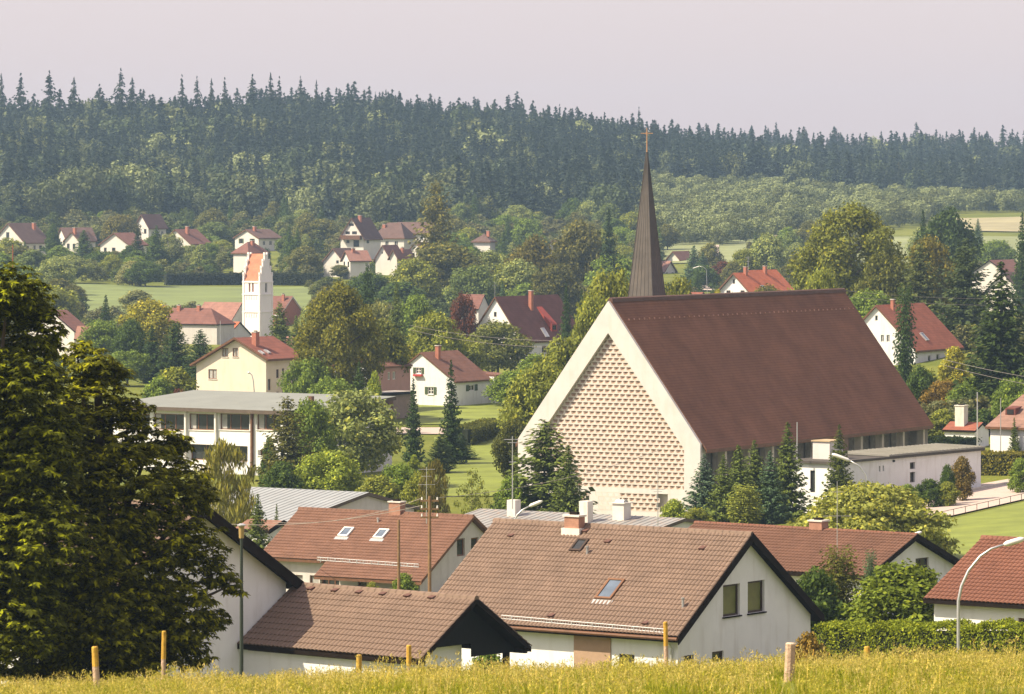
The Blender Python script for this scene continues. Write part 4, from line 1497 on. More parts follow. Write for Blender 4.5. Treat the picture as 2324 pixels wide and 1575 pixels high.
build_tower()
h = House('village_house', 'long nave with tall orange tiled roof adjoining the white tower', 'church', (548, 686), 812, -60, 466, (513, 745), R_PAL, WHITE_FAR, oh=0.3, vo=0.2)
h.finish()
h = House('village_house', 'small orange roofed chapel against the foot of the white tower', 'chapel', (543, 730), 780, -60, 520, (515, 762), R_ORG, WHITE_FAR, oh=0.3, vo=0.2)
h.finish()
h = House('village_house', 'hipped red roof with three chimneys left of the white tower', 'house', (512, 700), 770, -62, 352, (490, 736), R_FAR, GREYWALL, oh=0.3, vo=0.2, hip=3.2)
h.finish()
for u in (375, 406, 451):
    h.chimney(u, 693, 9, 1, 704, m=CHIM_R)
h = House('village_house', 'red roofed house with white verge right of the white tower', 'house', (662, 672), 830, -62, 612, (690, 712), R_FAR, CHIM_R, oh=0.3, vo=0.3, edge=FRAME_W)
h.finish()
h.chimney(643, 668, 7, 1, 682, m=CHIM_R)
h = House('village_house', 'small pink roofed house below the spruces right of the cream house', 'house', (692, 764), 610, -60, 645, (706, 792), R_PAL, WHITE, oh=0.25, vo=0.2)
h.finish()
h = House('village_house', 'dark maroon barn roof peeping above the leaves left of the conifer group', 'barn', (116, 704), 700, 33, 150, (172, 752), R_FAR, WHITE_FAR, oh=0.3, vo=0.2)
h.finish()
h = House('village_house', 'small pinkish red roof behind the yellow chestnut top', 'house', (214, 740), 640, -62, 178, (206, 770), R_PAL, WHITE_FAR, oh=0.3, vo=0.2)
h.finish()
h = House('village_house', 'red roof corner beside the copper leaved tree', 'house', (1098, 668), 780, -62, 1050, (1112, 700), R_FAR, WHITE_FAR, oh=0.3, vo=0.2)
h.finish()

# ------------------------------------------------------------------ far houses on the opposite slope
FAR = [
    # label, apex, Y, phi, ridge end u, foot, roof, windows(gable), windows(side), chimney
    ('white three storey house with dark roof at the far left', (19, 506), 1150, 30, 76, (58, 551), R_FARB, [(14, 527, 21, 540), (0, 556, 6, 566)], [(61, 558, 66, 570), (76, 557, 81, 570), (89, 557, 96, 570), (61, 582, 66, 592), (89, 580, 96, 592)], (77, 506, 520)),
    ('white gabled far house beside the dark round conifer', (163, 526), 1150, 28, 200, (182, 547), R_FARB, [(152, 553, 158, 565), (165, 553, 171, 565)], [], (170, 517, 530)),
    ('dark brown roof of the far house behind the second gable from left', (140, 516), 1185, 64, 205, (153, 545), R_FARB, [], [], None),
    ('broad white gabled far house with red roof right of the dark conifer', (260, 528), 1120, 30, 300, (296, 556), R_FAR, [(236, 562, 242, 574), (254, 562, 262, 576)], [], None),
    ('far house with dark steep roof highest on the slope', (322, 486), 1200, 38, 362, (340, 518), roofmat('far_dark', (0.10, 0.055, 0.05), 0.4), [], [], None),
    ('white far house with rusty red roof left of the tall tower', (399, 520), 1110, 30, 444, (436, 554), R_FAR, [(414, 560, 420, 566)], [], (425, 514, 530)),
    ('low brown roofed far house with white chimney above the tower', (560, 520), 1180, 40, 610, (590, 540), R_FARB, [], [], (578, 514, 524)),
    ('small red hipped far roof directly above the tower gable', (546, 549), 1060, 36, 590, (566, 574), R_FAR, [], [], (573, 546, 556)),
    ('big white far house with balcony and steep dark roof', (799, 494), 1130, 26, 838, (829, 543), roofmat('far_dark', (0.10, 0.055, 0.05), 0.4), [(792, 507, 803, 513), (784, 525, 794, 532), (799, 525, 810, 532), (786, 545, 793, 552), (802, 545, 815, 560)], [(832, 545, 838, 552)], (817, 489, 500)),
    ('small white gable under the pink roof, lowest of the far cluster', (757, 563), 1040, 30, 800, (784, 596), R_FARB, [(763, 591, 769, 598)], [], None),
    ('pink tiled far roof between two white gables', (786, 568), 1030, 64, 830, (797, 592), R_PAL, [], [], (802, 564, 572)),
    ('pointed white far gable with small attic window beside the larch', (869, 556), 1050, 28, 900, (890, 592), R_FAR, [(866, 571, 869, 576)], [], None),
    ('small second white gable joined beside the pointed one', (893, 566), 1045, 30, 930, (905, 588), R_FAR, [], [], (913, 562, 570)),
    ('brown hipped far roof left of the larch top', (930, 505), 1160, -66, 860, (915, 540), R_FARB, [], [], (872, 509, 515)),
    ('pale long far roof behind the larch top', (985, 504), 1190, -66, 905, (975, 530), R_FARB, [], [], None),
    ('little white round topped far gable left of the larch', (944, 549), 1080, 30, 975, (963, 572), R_FAR, [], [], None),
    ('small dark hipped far roof right of the larch', (1118, 530), 1120, -62, 1080, (1110, 548), R_FARB, [], [], (1108, 524, 532)),
    ('white far gable glimpsed left of the dark spruce near the spire', (1255, 545), 1130, 30, 1285, (1272, 562), R_FARB, [], [], None),
    ('tiny white and red far house right of the spire', (1528, 570), 1120, 30, 1560, (1545, 590), R_FAR, [], [], None),
    ('pink red far house among trees right of the spire', (1520, 592), 1060, -60, 1500, (1535, 616), R_PAL, [], [], None),
    ('red far roof behind the orange roofed house', (1716, 602), 980, 30, 1750, (1740, 622), R_RED, [], [], None),
]
for lab, ap, Y, phi, ur, ft, rm, wg, ws, ch in FAR:
    h = House('far_house', lab, 'house', ap, Y, phi, ur, ft, rm, WHITE_FAR, oh=0.5, vo=0.4, t=0.3, edge=TIMBER_B, base=-4, group='houses on the far slope',
              hip=3.0 if 'hipped' in lab else 0.0)
    side = 'm' if phi > 0 else 'p'
    for b in wg:
        h.win('g', b, FRAME_D, GLASS, 0)
    for b in ws:
        h.win(side, b, FRAME_D, GLASS, 0)
    ez_ = h.hz - h.drop
    if not wg and not h.hip and h.hw > 2.2:
        for a in (-0.42, 0.42):
            h.win('g', (h.hw * a - 0.45, h.hw * a + 0.45, ez_ - 1.5, ez_ - 0.2), FRAME_D, GLASS, 1, metres=True, shut=SHUT if h.hw > 3.5 else None)
    if not ws and h.L > 5:
        for a in (0.25, 0.55, 0.8):
            h.win(side, (h.L * a - 0.5, h.L * a + 0.5, ez_ - 2.0, ez_ - 0.8), FRAME_W, GLASS, 1, metres=True)
    h.finish()
    if ch:
        h.chimney(ch[0], ch[1], 8, -1 if phi > 0 else 1, ch[2], m=CHIM_R)
    if 'balcony' in lab:
        a, z = h.hit(798, 541, 'g')
        MB().box(-1.2, -0.0, a - 3.0, a + 2.6, z - 0.3, z + 0.8).build('balcony', TIMBER_B, h.e)
# ------------------------------------------------------------------ vegetation
LEAF = leaf_mat('leaves')
NEEDLE = leaf_mat('needles', trans=0.12, var=0.35, tip=(1.25, 1.15, 0.8))
BARK = mat('bark', (0.10, 0.075, 0.05), var=0.3, scale=5, bump=0.4, bscale=12)
BARK_P = mat('bark_pale', (0.32, 0.2, 0.13), var=0.3, scale=3)
BARK_B = mat('bark_birch', (0.5, 0.46, 0.4), var=0.35, scale=6)


def unit(a):
    return a / np.maximum(np.linalg.norm(a, axis=1, keepdims=True), 1e-9)


def cards_mesh(name, c, a, b, m):
    """rhombic leaves: centre c, half axes a and b"""
    n = len(c)
    v = np.stack([c - a, c + b - a * 0.15, c + a, c - b - a * 0.15], 1).reshape(-1, 3)
    me = bpy.data.meshes.new(name)
    me.vertices.add(4 * n)
    me.vertices.foreach_set('co', v.astype(np.float32).ravel())
    me.loops.add(4 * n)
    me.loops.foreach_set('vertex_index', np.arange(4 * n, dtype=np.int32))
    me.polygons.add(n)
    me.polygons.foreach_set('loop_start', np.arange(0, 4 * n, 4, dtype=np.int32))
    me.update(calc_edges=True)
    me.materials.append(m)
    return me


def ortho(nrm, r):
    t = r.normal(size=nrm.shape)
    a = unit(t - nrm * np.sum(t * nrm, 1, keepdims=True))
    return a, np.cross(nrm, a)


def lobed_points(lobes, n, r, shell=0.42):
    lob = np.array(lobes, float)               # x y z rx ry rz
    wt = (lob[:, 3] * lob[:, 4] * lob[:, 5]) ** (2 / 3)
    k = r.choice(len(lob), n, p=wt / wt.sum())
    dr = unit(r.normal(size=(n, 3)))
    rad = r.uniform(0, 1, (n, 1)) ** shell * r.uniform(0.86, 1.1, (n, 1))
    return lob[k, :3] + dr * rad * lob[k, 3:6], dr


def deciduous(seed, n=10000, size=0.021, shape='round', z0=0.1, nl=26, lobe=(0.13, 0.2), droop=0.0, m=None, zs=1.0):
    r = np.random.default_rng(seed)
    prof = {'round': lambda t: math.sin(math.pi * (0.12 + 0.80 * t)) ** 0.6, 'oval': lambda t: math.sin(math.pi * (0.1 + 0.84 * t)) ** 0.8 * 0.98,
            'tall': lambda t: (1 - t) ** 0.55 * min(1, 0.55 + 2.2 * t), 'dome': lambda t: math.sqrt(max(0.0, 1 - (t * 0.96) ** 2.2))}[shape]
    lobes = [(0, 0, z0 + (1 - z0) * 0.45, 0.26, 0.26, (1 - z0) * 0.36)]
    for i in range(nl):
        t = (i + 0.5 + r.uniform(-0.4, 0.4)) / nl
        rr = r.uniform(*lobe)
        z = z0 + rr * 0.7 + (1 - z0 - rr * 1.5) * t
        R = max(0.0, 0.5 * prof(t) - rr * 0.8) * r.uniform(0.75, 1.08)
        a = i * 2.399 + r.uniform(-0.5, 0.5)
        lobes.append((R * math.cos(a), R * math.sin(a), z, rr, rr, rr * r.uniform(0.6, 0.85)))
    p, d = lobed_points(lobes, n, r)
    p = p + r.normal(size=p.shape) * 0.008
    p[:, 2] = np.maximum(p[:, 2], 0.01 + 0.02 * r.uniform(size=n))
    nr = unit(d * 0.7 + r.normal(size=p.shape) * 0.55 + np.array([0, 0, 0.55]))
    a, b = ortho(nr, r)
    if droop:
        a = unit(a + np.array([0, 0, -droop]))
        b = unit(np.cross(nr, a))
    a, b = a * np.array([1, 1, zs]), b * np.array([1, 1, zs])
    s = size * r.uniform(0.6, 1.35, (n, 1))
    k = 2.6 if droop else 1.0
    return cards_mesh('crown', p, a * s * k, b * s * 0.68, m or LEAF)


def limbs(seed, z0=0.1, top=0.8, r0=0.022, m=BARK, spread=0.3, nb=7):
    r = random.Random(seed)
    mb = MB()
    mb.tube([(0, 0, -0.04), (0.004, 0.0, 0.02), (0.01, 0.004, z0 + 0.1), (0.0, 0.01, (z0 + top) / 2), (0.01, 0, top)], [r0 * 1.5, r0, r0 * 0.8, r0 * 0.5, r0 * 0.15], 7)
    for i in range(nb):
        z = z0 + (top - z0) * (0.12 + 0.7 * i / nb)
        a = i * 2.4 + r.random()
        s = spread * (0.6 + 0.5 * r.random())
        mb.tube([(0, 0, z), (math.cos(a) * s * 0.5, math.sin(a) * s * 0.5, z + 0.09), (math.cos(a) * s, math.sin(a) * s, z + 0.15)], [r0 * 0.45, r0 * 0.28, r0 * 0.08], 5)
    return mb.mesh('trunk', m)


def conifer(seed, whorls=30, nb=11, power=0.85, droop=0.25, z0=0.03, dens=34, size=0.022, lift=0.35, ragged=0.25, base=0.03, rmin=0.02, m_=None, jit=0.6):
    r = np.random.default_rng(seed)
    C, A, B = [], [], []
    for i in range(whorls):
        t = max(0.0, (i + r.uniform(-0.3, 0.3)) / whorls) ** 0.82
        z = z0 + (0.99 - z0) * max(0, t)
        R0 = (0.5 - base) * max(0.0, 1 - t) ** power + rmin
        if t < 0.1:
            R0 *= 0.75 + 2.5 * t
        for k in range(nb):
            az = 2 * math.pi * (k + r.uniform(-0.35, 0.35)) / nb + i * 1.1
            dt = r.uniform(-jit, jit) / whorls
            z = z0 + (0.99 - z0) * min(1.0, max(0.0, t + dt))
            R = max(rmin * 0.6, (R0 - (0.5 - base) * power * dt)) * (1 + r.uniform(-ragged, ragged * 0.7))
            m = max(2, int(R * dens))
            s = (np.arange(m) + r.uniform(0.2, 0.8, m)) / m
            dirv = np.array([math.cos(az), math.sin(az), 0])
            side = np.array([-dirv[1], dirv[0], 0])
            zz = z - droop * R * s + lift * R * s ** 2.2 + r.normal(size=m) * 0.004
            cen = dirv[None] * (s * R)[:, None] + np.array([0, 0, 1.0])[None] * zz[:, None]
            for sg in (-1, 0, 1):
                w = (0.30 - 0.2 * s) * R * abs(sg)
                q = cen + side[None] * (sg * w * r.uniform(0.5, 1.1, m))[:, None]
                ax = unit(dirv[None] * 1.0 + side[None] * sg * 0.8 + np.array([0, 0, -0.22])[None] + r.normal(size=(m, 3)) * 0.18)
                nr = unit(np.array([0, 0, 1.0])[None] + r.normal(size=(m, 3)) * 0.35)
                bx = unit(np.cross(nr, ax))
                sz = size * r.uniform(0.7, 1.4, (m, 1)) * (0.5 + 0.6 * (1 - t))
                C.append(q)
                A.append(ax * sz * 1.5)
                B.append(bx * sz * 0.75)
    return cards_mesh('crown', np.concatenate(C), np.concatenate(A), np.concatenate(B), m_ or NEEDLE)


def con_trunk(seed, m=BARK, r0=0.016):
    return MB().tube([(0, 0, -0.04), (0, 0, 0.3), (0.002, 0, 0.7), (0, 0, 0.98)], [r0 * 1.2, r0 * 0.9, r0 * 0.45, r0 * 0.08], 7).mesh('trunk', m)


PROTO = {
    'round': [(deciduous(s, shape='round'), limbs(s)) for s in (1, 2, 3)],
    'oval': [(deciduous(s, shape='oval', n=10500), limbs(s)) for s in (11, 12)],
    'tall': [(deciduous(s, shape='tall', n=9500, nl=30, lobe=(0.09, 0.15)), limbs(s)) for s in (21, 22)],
    'bush': [(deciduous(s, shape='dome', z0=0.0, n=8500, size=0.025), limbs(s, 0.0, 0.6)) for s in (31, 32)],
    'dense': [(deciduous(s, shape='dome', z0=0.0, n=15000, size=0.021, nl=44, lobe=(0.11, 0.16)), limbs(s, 0.0, 0.6)) for s in (35,)],
    'wide': [(deciduous(41, shape='dome', z0=0.08, n=19000, size=0.013, zs=1.8, nl=50, lobe=(0.10, 0.15)), limbs(41, 0.05, 0.8, 0.03, spread=0.42, nb=10))],
    'linden': [(deciduous(s, shape='oval', z0=0.06, n=26000, size=0.0125, nl=60, lobe=(0.085, 0.135)), limbs(s, 0.05, 0.85, 0.025, nb=10)) for s in (45, 46)],
    'spruce': [(conifer(s), con_trunk(s)) for s in (51, 52, 53)],
    'slim': [(conifer(s, whorls=34, nb=9, power=0.9, droop=0.45, lift=0.4, size=0.022, dens=36, ragged=0.32), con_trunk(s)) for s in (55, 56)],
    'broad': [(conifer(s, whorls=24, nb=11, power=0.62, droop=0.3, lift=0.45, size=0.024, dens=34, ragged=0.3), con_trunk(s)) for s in (58, 59)],
    'larch': [(conifer(s, whorls=26, nb=9, power=0.5, droop=0.35, lift=0.5, z0=0.10, size=0.024, ragged=0.5, dens=28), con_trunk(s, BARK_P)) for s in (61,)],
    'column': [(conifer(s, whorls=34, nb=10, power=0.3, droop=-0.5, lift=0.3, size=0.025, ragged=0.25, dens=22), con_trunk(s)) for s in (65,)],
    'sparse': [(deciduous(s, shape='oval', z0=0.08, n=1700, size=0.022, nl=26, lobe=(0.07, 0.12)), limbs(s, 0.1, 0.9, 0.01)) for s in (75, 76)],
    'birch': [(deciduous(s, shape='oval', z0=0.03, n=5200, size=0.0125, nl=30, lobe=(0.08, 0.15), droop=1.8), limbs(s, 0.1, 0.9, 0.014, BARK_B)) for s in (71, 72)],
}
for k_, lst in PROTO.items():
    for c_, t_ in lst:
        for me_ in (c_, t_):
            pass
TCOUNT = [0]
G_OLIVE = (0.210, 0.229, 0.041)
G_MID = (0.157, 0.215, 0.039)
G_DARK = (0.075, 0.114, 0.025)
G_BRIGHT = (0.262, 0.314, 0.047)
G_YEL = (0.291, 0.271, 0.037)
G_GREY = (0.227, 0.258, 0.086)
G_BLUE = (0.087, 0.135, 0.066)
G_SPR = (0.049, 0.079, 0.022)
G_SPL = (0.114, 0.144, 0.033)
G_RUST = (0.218, 0.151, 0.033)
G_RED = (0.124, 0.048, 0.029)
NAMES = {'round': 'broadleaf_tree', 'oval': 'broadleaf_tree', 'tall': 'broadleaf_tree', 'bush': 'shrub', 'dense': 'round_bush', 'wide': 'spreading_tree', 'linden': 'lime_tree',
         'spruce': 'spruce_tree', 'slim': 'spruce_tree', 'broad': 'fir_tree', 'larch': 'larch_tree', 'column': 'columnar_conifer', 'birch': 'weeping_birch', 'sparse': 'young_tree'}


def tree(u, vtop, Y, wpx, kind, col, label=None, group=None, sink=0.0):
    x = PX(u, Y)
    z = gz(x, Y) - sink
    hgt = max(0.8, (HV - vtop) * Y / FPX - z)
    w = wpx * Y / FPX * {'dense': 1.35, 'round': 1.12, 'oval': 1.12, 'bush': 1.15, 'linden': 1.1, 'wide': 1.05}.get(kind, 1.0)
    TCOUNT[0] += 1
    c, t = PROTO[kind][TCOUNT[0] % len(PROTO[kind])]
    nm = NAMES[kind]
    e = thing(nm, label or 'rounded garden tree among the houses on the far slope', 'shrub' if kind in ('bush', 'dense') else 'tree', (x, Y, z), random.uniform(0, 6.28), group)
    e.scale = (w, w, hgt)
    k = random.uniform(0.92, 1.08)
    o = link('crown', c, e)
    red = col[0] > col[1] * 1.2
    o.color = (col[0] * k * (1.0 if red else 0.97), col[1] * k * (1.0 if red else 1.0), col[2] * k, 1)
    link('trunk', t, e)
    return e


T = tree
# --- between the foreground houses
T(1850, 1276, 212, 140, 'bush', G_DARK, 'dark green rounded shrub right of the big house gable')
T(1905, 1262, 214, 125, 'column', (0.095, 0.098, 0.019), 'upright olive juniper between the dark shrub and the round bush')
T(1976, 1268, 220, 46, 'column', G_BLUE, 'small blue grey conifer tip behind the round bush')
T(2050, 1268, 206, 232, 'dense', (0.134, 0.171, 0.022), 'large round clipped bush with pale blossom tips above the hedge')
T(1835, 1425, 182, 110, 'bush', G_RUST, 'straggly rusty shrub at the left end of the hedge')
T(1110, 1462, 178, 130, 'bush', G_MID, 'green shrub seen through the open garage porch')
T(918, 1296, 258, 70, 'bush', G_MID, 'leafy climber shrub against the entrance wall of the red brown house')
T(845, 1318, 262, 40, 'bush', G_OLIVE, 'little shrub under the entrance eave')
# --- in front of the school
T(510, 985, 300, 190, 'birch', (0.235, 0.220, 0.047), 'weeping birch in front of the school, right of the chestnut')
T(585, 1118, 285, 100, 'spruce', G_SPL, 'dark young spruce left of the metal hall')
T(628, 1140, 296, 42, 'slim', G_SPL, 'tiny spruce tip before the metal hall roof')
T(652, 896, 372, 150, 'larch', (0.090, 0.088, 0.019), 'tall dark pine covering the right end of the school')
T(705, 893, 385, 115, 'round', G_MID, 'mid green tree between the pine and the willow')
T(806, 872, 395, 205, 'round', G_GREY, 'big grey green willow right of the school')
T(745, 1012, 362, 150, 'round', G_BRIGHT, 'bright green leafy tree behind the metal hall')
T(612, 985, 380, 70, 'tall', G_DARK, 'dark tree in front of the school wall')
T(640, 1040, 360, 110, 'bush', G_DARK, 'dark shrub left of the bright tree')
T(862, 1075, 352, 130, 'bush', G_OLIVE, 'olive shrub mass right of the bright tree')
T(905, 1045, 362, 110, 'round', G_MID, 'green tree left of the dead brown top')
T(958, 1062, 345, 90, 'round', G_OLIVE, 'olive tree behind the brick chimney')
T(985, 1035, 338, 90, 'birch', (0.168, 0.146, 0.034), 'small drooping birch beside the telephone pole')
T(1072, 1058, 332, 90, 'sparse', (0.190, 0.207, 0.043), 'thin young birch on the lawn')
T(940, 1030, 400, 60, 'tall', G_BRIGHT, 'bright upright shrub below the slim spruces')
# --- spruces on the lawn
T(938, 853, 430, 62, 'slim', G_SPR, 'left slim spruce of the pair on the lawn')
T(1024, 812, 426, 78, 'slim', G_SPR, 'right taller slim spruce of the pair on the lawn')
T(998, 988, 414, 82, 'broad', (0.047, 0.067, 0.019), 'dark bushy pine at the foot of the taller spruce')
T(1050, 985, 432, 80, 'slim', G_SPR, 'low dark spruce skirt right of the taller spruce')
# --- left of the church
T(1165, 945, 396, 95, 'round', (0.084, 0.091, 0.022), 'dark olive tree on the lawn left of the gable')
T(1225, 815, 420, 165, 'round', G_OLIVE, 'large olive willow shrub left of the church gable')
T(1290, 745, 452, 150, 'round', G_OLIVE, 'olive shrub behind the church gable edge')
T(1205, 860, 455, 150, 'bush', G_OLIVE, 'lower olive shrub mass beside the lawn')
T(1236, 948, 334, 255, 'broad', G_SPL, 'broad dark fir in front of the church gable')
T(1290, 1005, 330, 130, 'spruce', G_SPL, 'narrower fir right of the broad fir at the gable')
T(1160, 1075, 332, 90, 'bush', G_MID, 'green shrub left of the broad fir')
T(1530, 1128, 334, 75, 'bush', G_BRIGHT, 'bright yellow green bush at the gable foot')
T(1580, 1150, 325, 90, 'bush', G_OLIVE, 'low olive shrub behind the right end of the metal roof')
# --- spruce row right of the gable
T(1598, 1028, 342, 126, 'spruce', (0.095, 0.140, 0.083), 'pale blue spruce at the right corner of the gable')
T(1642, 1030, 338, 111, 'spruce', G_SPL, 'spruce second in the row beside the blue spruce')
T(1676, 1005, 342, 116, 'spruce', G_SPL, 'spruce third in the row below the church eave')
T(1712, 996, 346, 116, 'spruce', G_SPL, 'spruce fourth in the row below the church eave')
T(1748, 1022, 342, 110, 'spruce', G_BLUE, 'shorter bluish spruce fifth in the row')
T(1788, 953, 346, 136, 'slim', G_SPL, 'tallest spruce at the right end of the row')
T(1690, 1110, 328, 90, 'column', G_OLIVE, 'olive juniper at the foot of the spruce row')
T(1905, 962, 343, 101, 'spruce', (0.084, 0.100, 0.022), 'olive spruce in front of the white sacristy end')
T(1972, 1088, 290, 385, 'wide', (0.258, 0.268, 0.060), 'wide pale green flowering tree behind the rust brown roof')
T(2108, 1084, 350, 72, 'bush', G_DARK, 'dark low bush along the sacristy wall')
T(2060, 1095, 346, 60, 'bush', G_MID, 'low green bush left of the dark one by the sacristy')
T(2150, 1050, 352, 40, 'bush', G_DARK, 'small dark bush beside the reddish shrub')
T(2184, 1030, 356, 62, 'bush', (0.15, 0.115, 0.035), 'reddish leaved shrub at the far end of the sacristy')
T(2316, 1036, 362, 55, 'bush', G_MID, 'green bush cut by the right edge beside the car park')
T(2150, 1090, 350, 60, 'bush', G_OLIVE, 'low olive ground shrub by the sacristy end')
# --- village middle distance
T(768, 632, 490, 215, 'linden', (0.165, 0.160, 0.026), 'tall lime tree between the cream house and the cottage')
T(862, 712, 512, 135, 'oval', (0.118, 0.128, 0.022), 'rounder lime tree right of the tall one')
T(700, 800, 486, 120, 'round', G_MID, 'lower green tree in front of the cream house corner')
T(752, 850, 470, 120, 'round', G_MID, 'green tree at the foot of the tall lime')
T(815, 820, 475, 75, 'spruce', G_DARK, 'dark fir in front of the pink house gable')
T(850, 835, 470, 45, 'bush', G_BRIGHT, 'small bright shrub on the pink wall corner')
T(833, 594, 600, 76, 'broad', G_SPR, 'dark pointed fir right of the lime tree top')
T(900, 640, 585, 82, 'spruce', G_SPL, 'spruce right of the grey willow')
T(862, 672, 590, 85, 'round', (0.224, 0.232, 0.085), 'pale silvery willow between two dark firs')
T(985, 700, 560, 135, 'round', G_OLIVE, 'olive tree above the cottage')
T(925, 778, 545, 60, 'bush', G_YEL, 'yellowish shrub left of the cottage roof')
T(1052, 655, 640, 62, 'round', G_RED, 'copper leaved tree left of the large white house')
T(1130, 722, 590, 150, 'round', (0.151, 0.165, 0.047), 'loose pale tree in front of the large white house')
T(1050, 760, 575, 110, 'round', G_OLIVE, 'olive tree behind the cottage ridge')
T(1215, 800, 545, 110, 'bush', G_MID, 'green shrub below the large white house')
T(1160, 838, 520, 120, 'bush', G_MID, 'shrub right of the cottage lean to')
T(945, 660, 640, 100, 'round', G_MID, 'green tree behind the spruce')
T(1140, 632, 690, 56, 'spruce', G_BLUE, 'bluish spruce behind the large white house ridge')
T(1285, 640, 590, 55, 'spruce', G_SPR, 'left dark spruce of the two right of the white house')
T(1320, 655, 585, 55, 'spruce', G_SPR, 'right dark spruce of the two right of the white house')
T(1388, 588, 480, 150, 'round', (0.202, 0.213, 0.036), 'bright yellow green tree left of the spire')
T(1345, 650, 470, 110, 'round', G_OLIVE, 'olive tree behind the gable apex')
T(1535, 615, 520, 110, 'round', (0.185, 0.195, 0.034), 'bright tree right of the spire foot')
T(1630, 648, 560, 60, 'bush', G_YEL, 'yellow shrub left of the orange roofed house')
T(634, 682, 600, 88, 'broad', G_SPL, 'spruce right of the tower foot')
T(672, 715, 590, 76, 'spruce', G_SPL, 'second spruce between tower and lime tree')
T(455, 745, 555, 95, 'broad', G_SPR, 'dark conifer nearest the cream house')
T(398, 728, 565, 105, 'broad', G_SPR, 'dark conifer in the middle of the group above the school')
T(345, 738, 570, 95, 'spruce', G_SPR, 'dark conifer third from the cream house')
T(298, 715, 600, 85, 'oval', G_DARK, 'dark tree at the left end of the conifer group')
T(340, 672, 650, 140, 'round', G_YEL, 'yellow green tree behind the conifer group')
T(395, 826, 480, 135, 'bush', G_OLIVE, 'pale olive bush between the school and the cream house')
T(360, 850, 470, 100, 'bush', G_MID, 'green bush behind the school roof')
T(405, 876, 455, 60, 'bush', G_RED, 'dark red shrub on the school roof line')
T(240, 668, 700, 70, 'spruce', G_SPR, 'lone dark spruce above the yellow chestnut')
T(290, 790, 560, 110, 'round', G_MID, 'green tree under the dark conifers')
T(230, 720, 640, 110, 'round', G_MID, 'green tree behind the chestnut top')
T(120, 640, 800, 130, 'round', G_OLIVE, 'olive tree left of the pale meadow')
T(60, 625, 820, 120, 'round', G_MID, 'green tree behind the chestnut top at the far left')
T(310, 655, 860, 90, 'bush', (0.224, 0.232, 0.093), 'pale blossoming shrub on the meadow edge')
T(470, 600, 1010, 60, 'bush', G_DARK, 'dark shrub above the long hedge')
T(700, 690, 760, 70, 'bush', G_GREY, 'grey shrub at the right end of the pale meadow')
# --- right side
T(1930, 452, 605, 285, 'linden', (0.17, 0.18, 0.03), 'huge lime tree behind the right end of the church roof')
T(2010, 560, 590, 130, 'round', (0.123, 0.128, 0.025), 'lower lime crown right of the huge lime')
T(1860, 590, 500, 110, 'round', G_OLIVE, 'lower green tree left below the huge lime')
T(1975, 650, 580, 130, 'round', G_MID, 'green tree behind the church roof end')
T(2152, 458, 780, 145, 'oval', (0.056, 0.085, 0.025), 'dark blue green tree group on the right skyline of the village')
T(2095, 470, 785, 60, 'spruce', G_SPR, 'pointed dark spruce left in the village skyline')
T(2105, 525, 640, 125, 'round', (0.168, 0.146, 0.025), 'brownish yellow tree behind the firs')
T(2088, 545, 575, 150, 'broad', (0.092, 0.107, 0.032), 'grey green fir behind the rust red roof')
T(2192, 538, 565, 172, 'broad', (0.069, 0.091, 0.031), 'layered blue green fir right of the grey green one')
T(2272, 588, 440, 245, 'spruce', (0.045, 0.067, 0.017), 'massive dark spruce at the right edge')
T(2320, 480, 700, 70, 'spruce', G_SPR, 'dark spruce cut by the right edge high up')
T(2054, 672, 470, 58, 'column', G_SPR, 'columnar dark conifer in front of the rust red roof')
T(2088, 822, 448, 85, 'oval', G_DARK, 'dark tree tight against the church roof verge')
T(2105, 830, 450, 90, 'oval', G_OLIVE, 'olive tree right of the church roof')
T(2140, 855, 445, 95, 'round', G_RUST, 'brownish shrub right of the church roof')
T(2165, 780, 480, 80, 'bush', G_YEL, 'yellow green bush below the balcony house')
T(2205, 850, 440, 110, 'oval', G_MID, 'climbing green mass below the dark spruce')
T(2225, 925, 432, 110, 'bush', G_DARK, 'dark shrub behind the white chimney block')
T(2140, 925, 430, 80, 'bush', G_OLIVE, 'olive shrub left of the white chimney block')
T(2300, 850, 425, 100, 'round', G_MID, 'green tree behind the hipped roof')
T(2302, 945, 385, 46, 'slim', G_SPL, 'small dark spruce before the hipped roof')
T(1740, 640, 700, 90, 'round', (0.146, 0.140, 0.030), 'brown green tree right of the orange roofs')
T(1800, 650, 600, 90, 'bush', G_OLIVE, 'olive bush behind the church ridge')
# --- larger trees before the far slope
T(990, 405, 900, 130, 'larch', (0.146, 0.134, 0.030), 'tall brownish larch standing above the village')
T(1010, 545, 890, 190, 'round', (0.129, 0.128, 0.034), 'olive tree mass at the foot of the larch')
T(940, 580, 850, 120, 'round', G_OLIVE, 'olive tree left of the larch foot')
T(1212, 525, 860, 125, 'oval', (0.140, 0.122, 0.030), 'brown olive tree in front of the forest')
T(1312, 488, 880, 140, 'oval', (0.123, 0.116, 0.030), 'tall brown olive tree left of the dark spruce')
T(1382, 472, 850, 84, 'spruce', (0.034, 0.055, 0.019), 'dark spruce left of the spire')
T(1105, 560, 900, 120, 'round', G_GREY, 'grey green tree right of the larch')
T(1160, 590, 850, 110, 'round', G_OLIVE, 'olive tree between larch and brown olive tree')
T(1260, 590, 820, 120, 'round', (0.112, 0.110, 0.030), 'brownish tree under the tall brown olive one')
T(1575, 555, 1000, 70, 'spruce', G_BLUE, 'bluish spruce group right of the spire')
T(1595, 570, 990, 56, 'spruce', G_BLUE, 'second bluish spruce right of the spire')
T(1640, 590, 980, 60, 'bush', G_RED, 'dark red shrub by the farm track')
T(1745, 520, 980, 90, 'oval', G_GREY, 'grey tree above the orange roofs')
T(1690, 560, 980, 80, 'round', G_OLIVE, 'olive tree by the farm track')
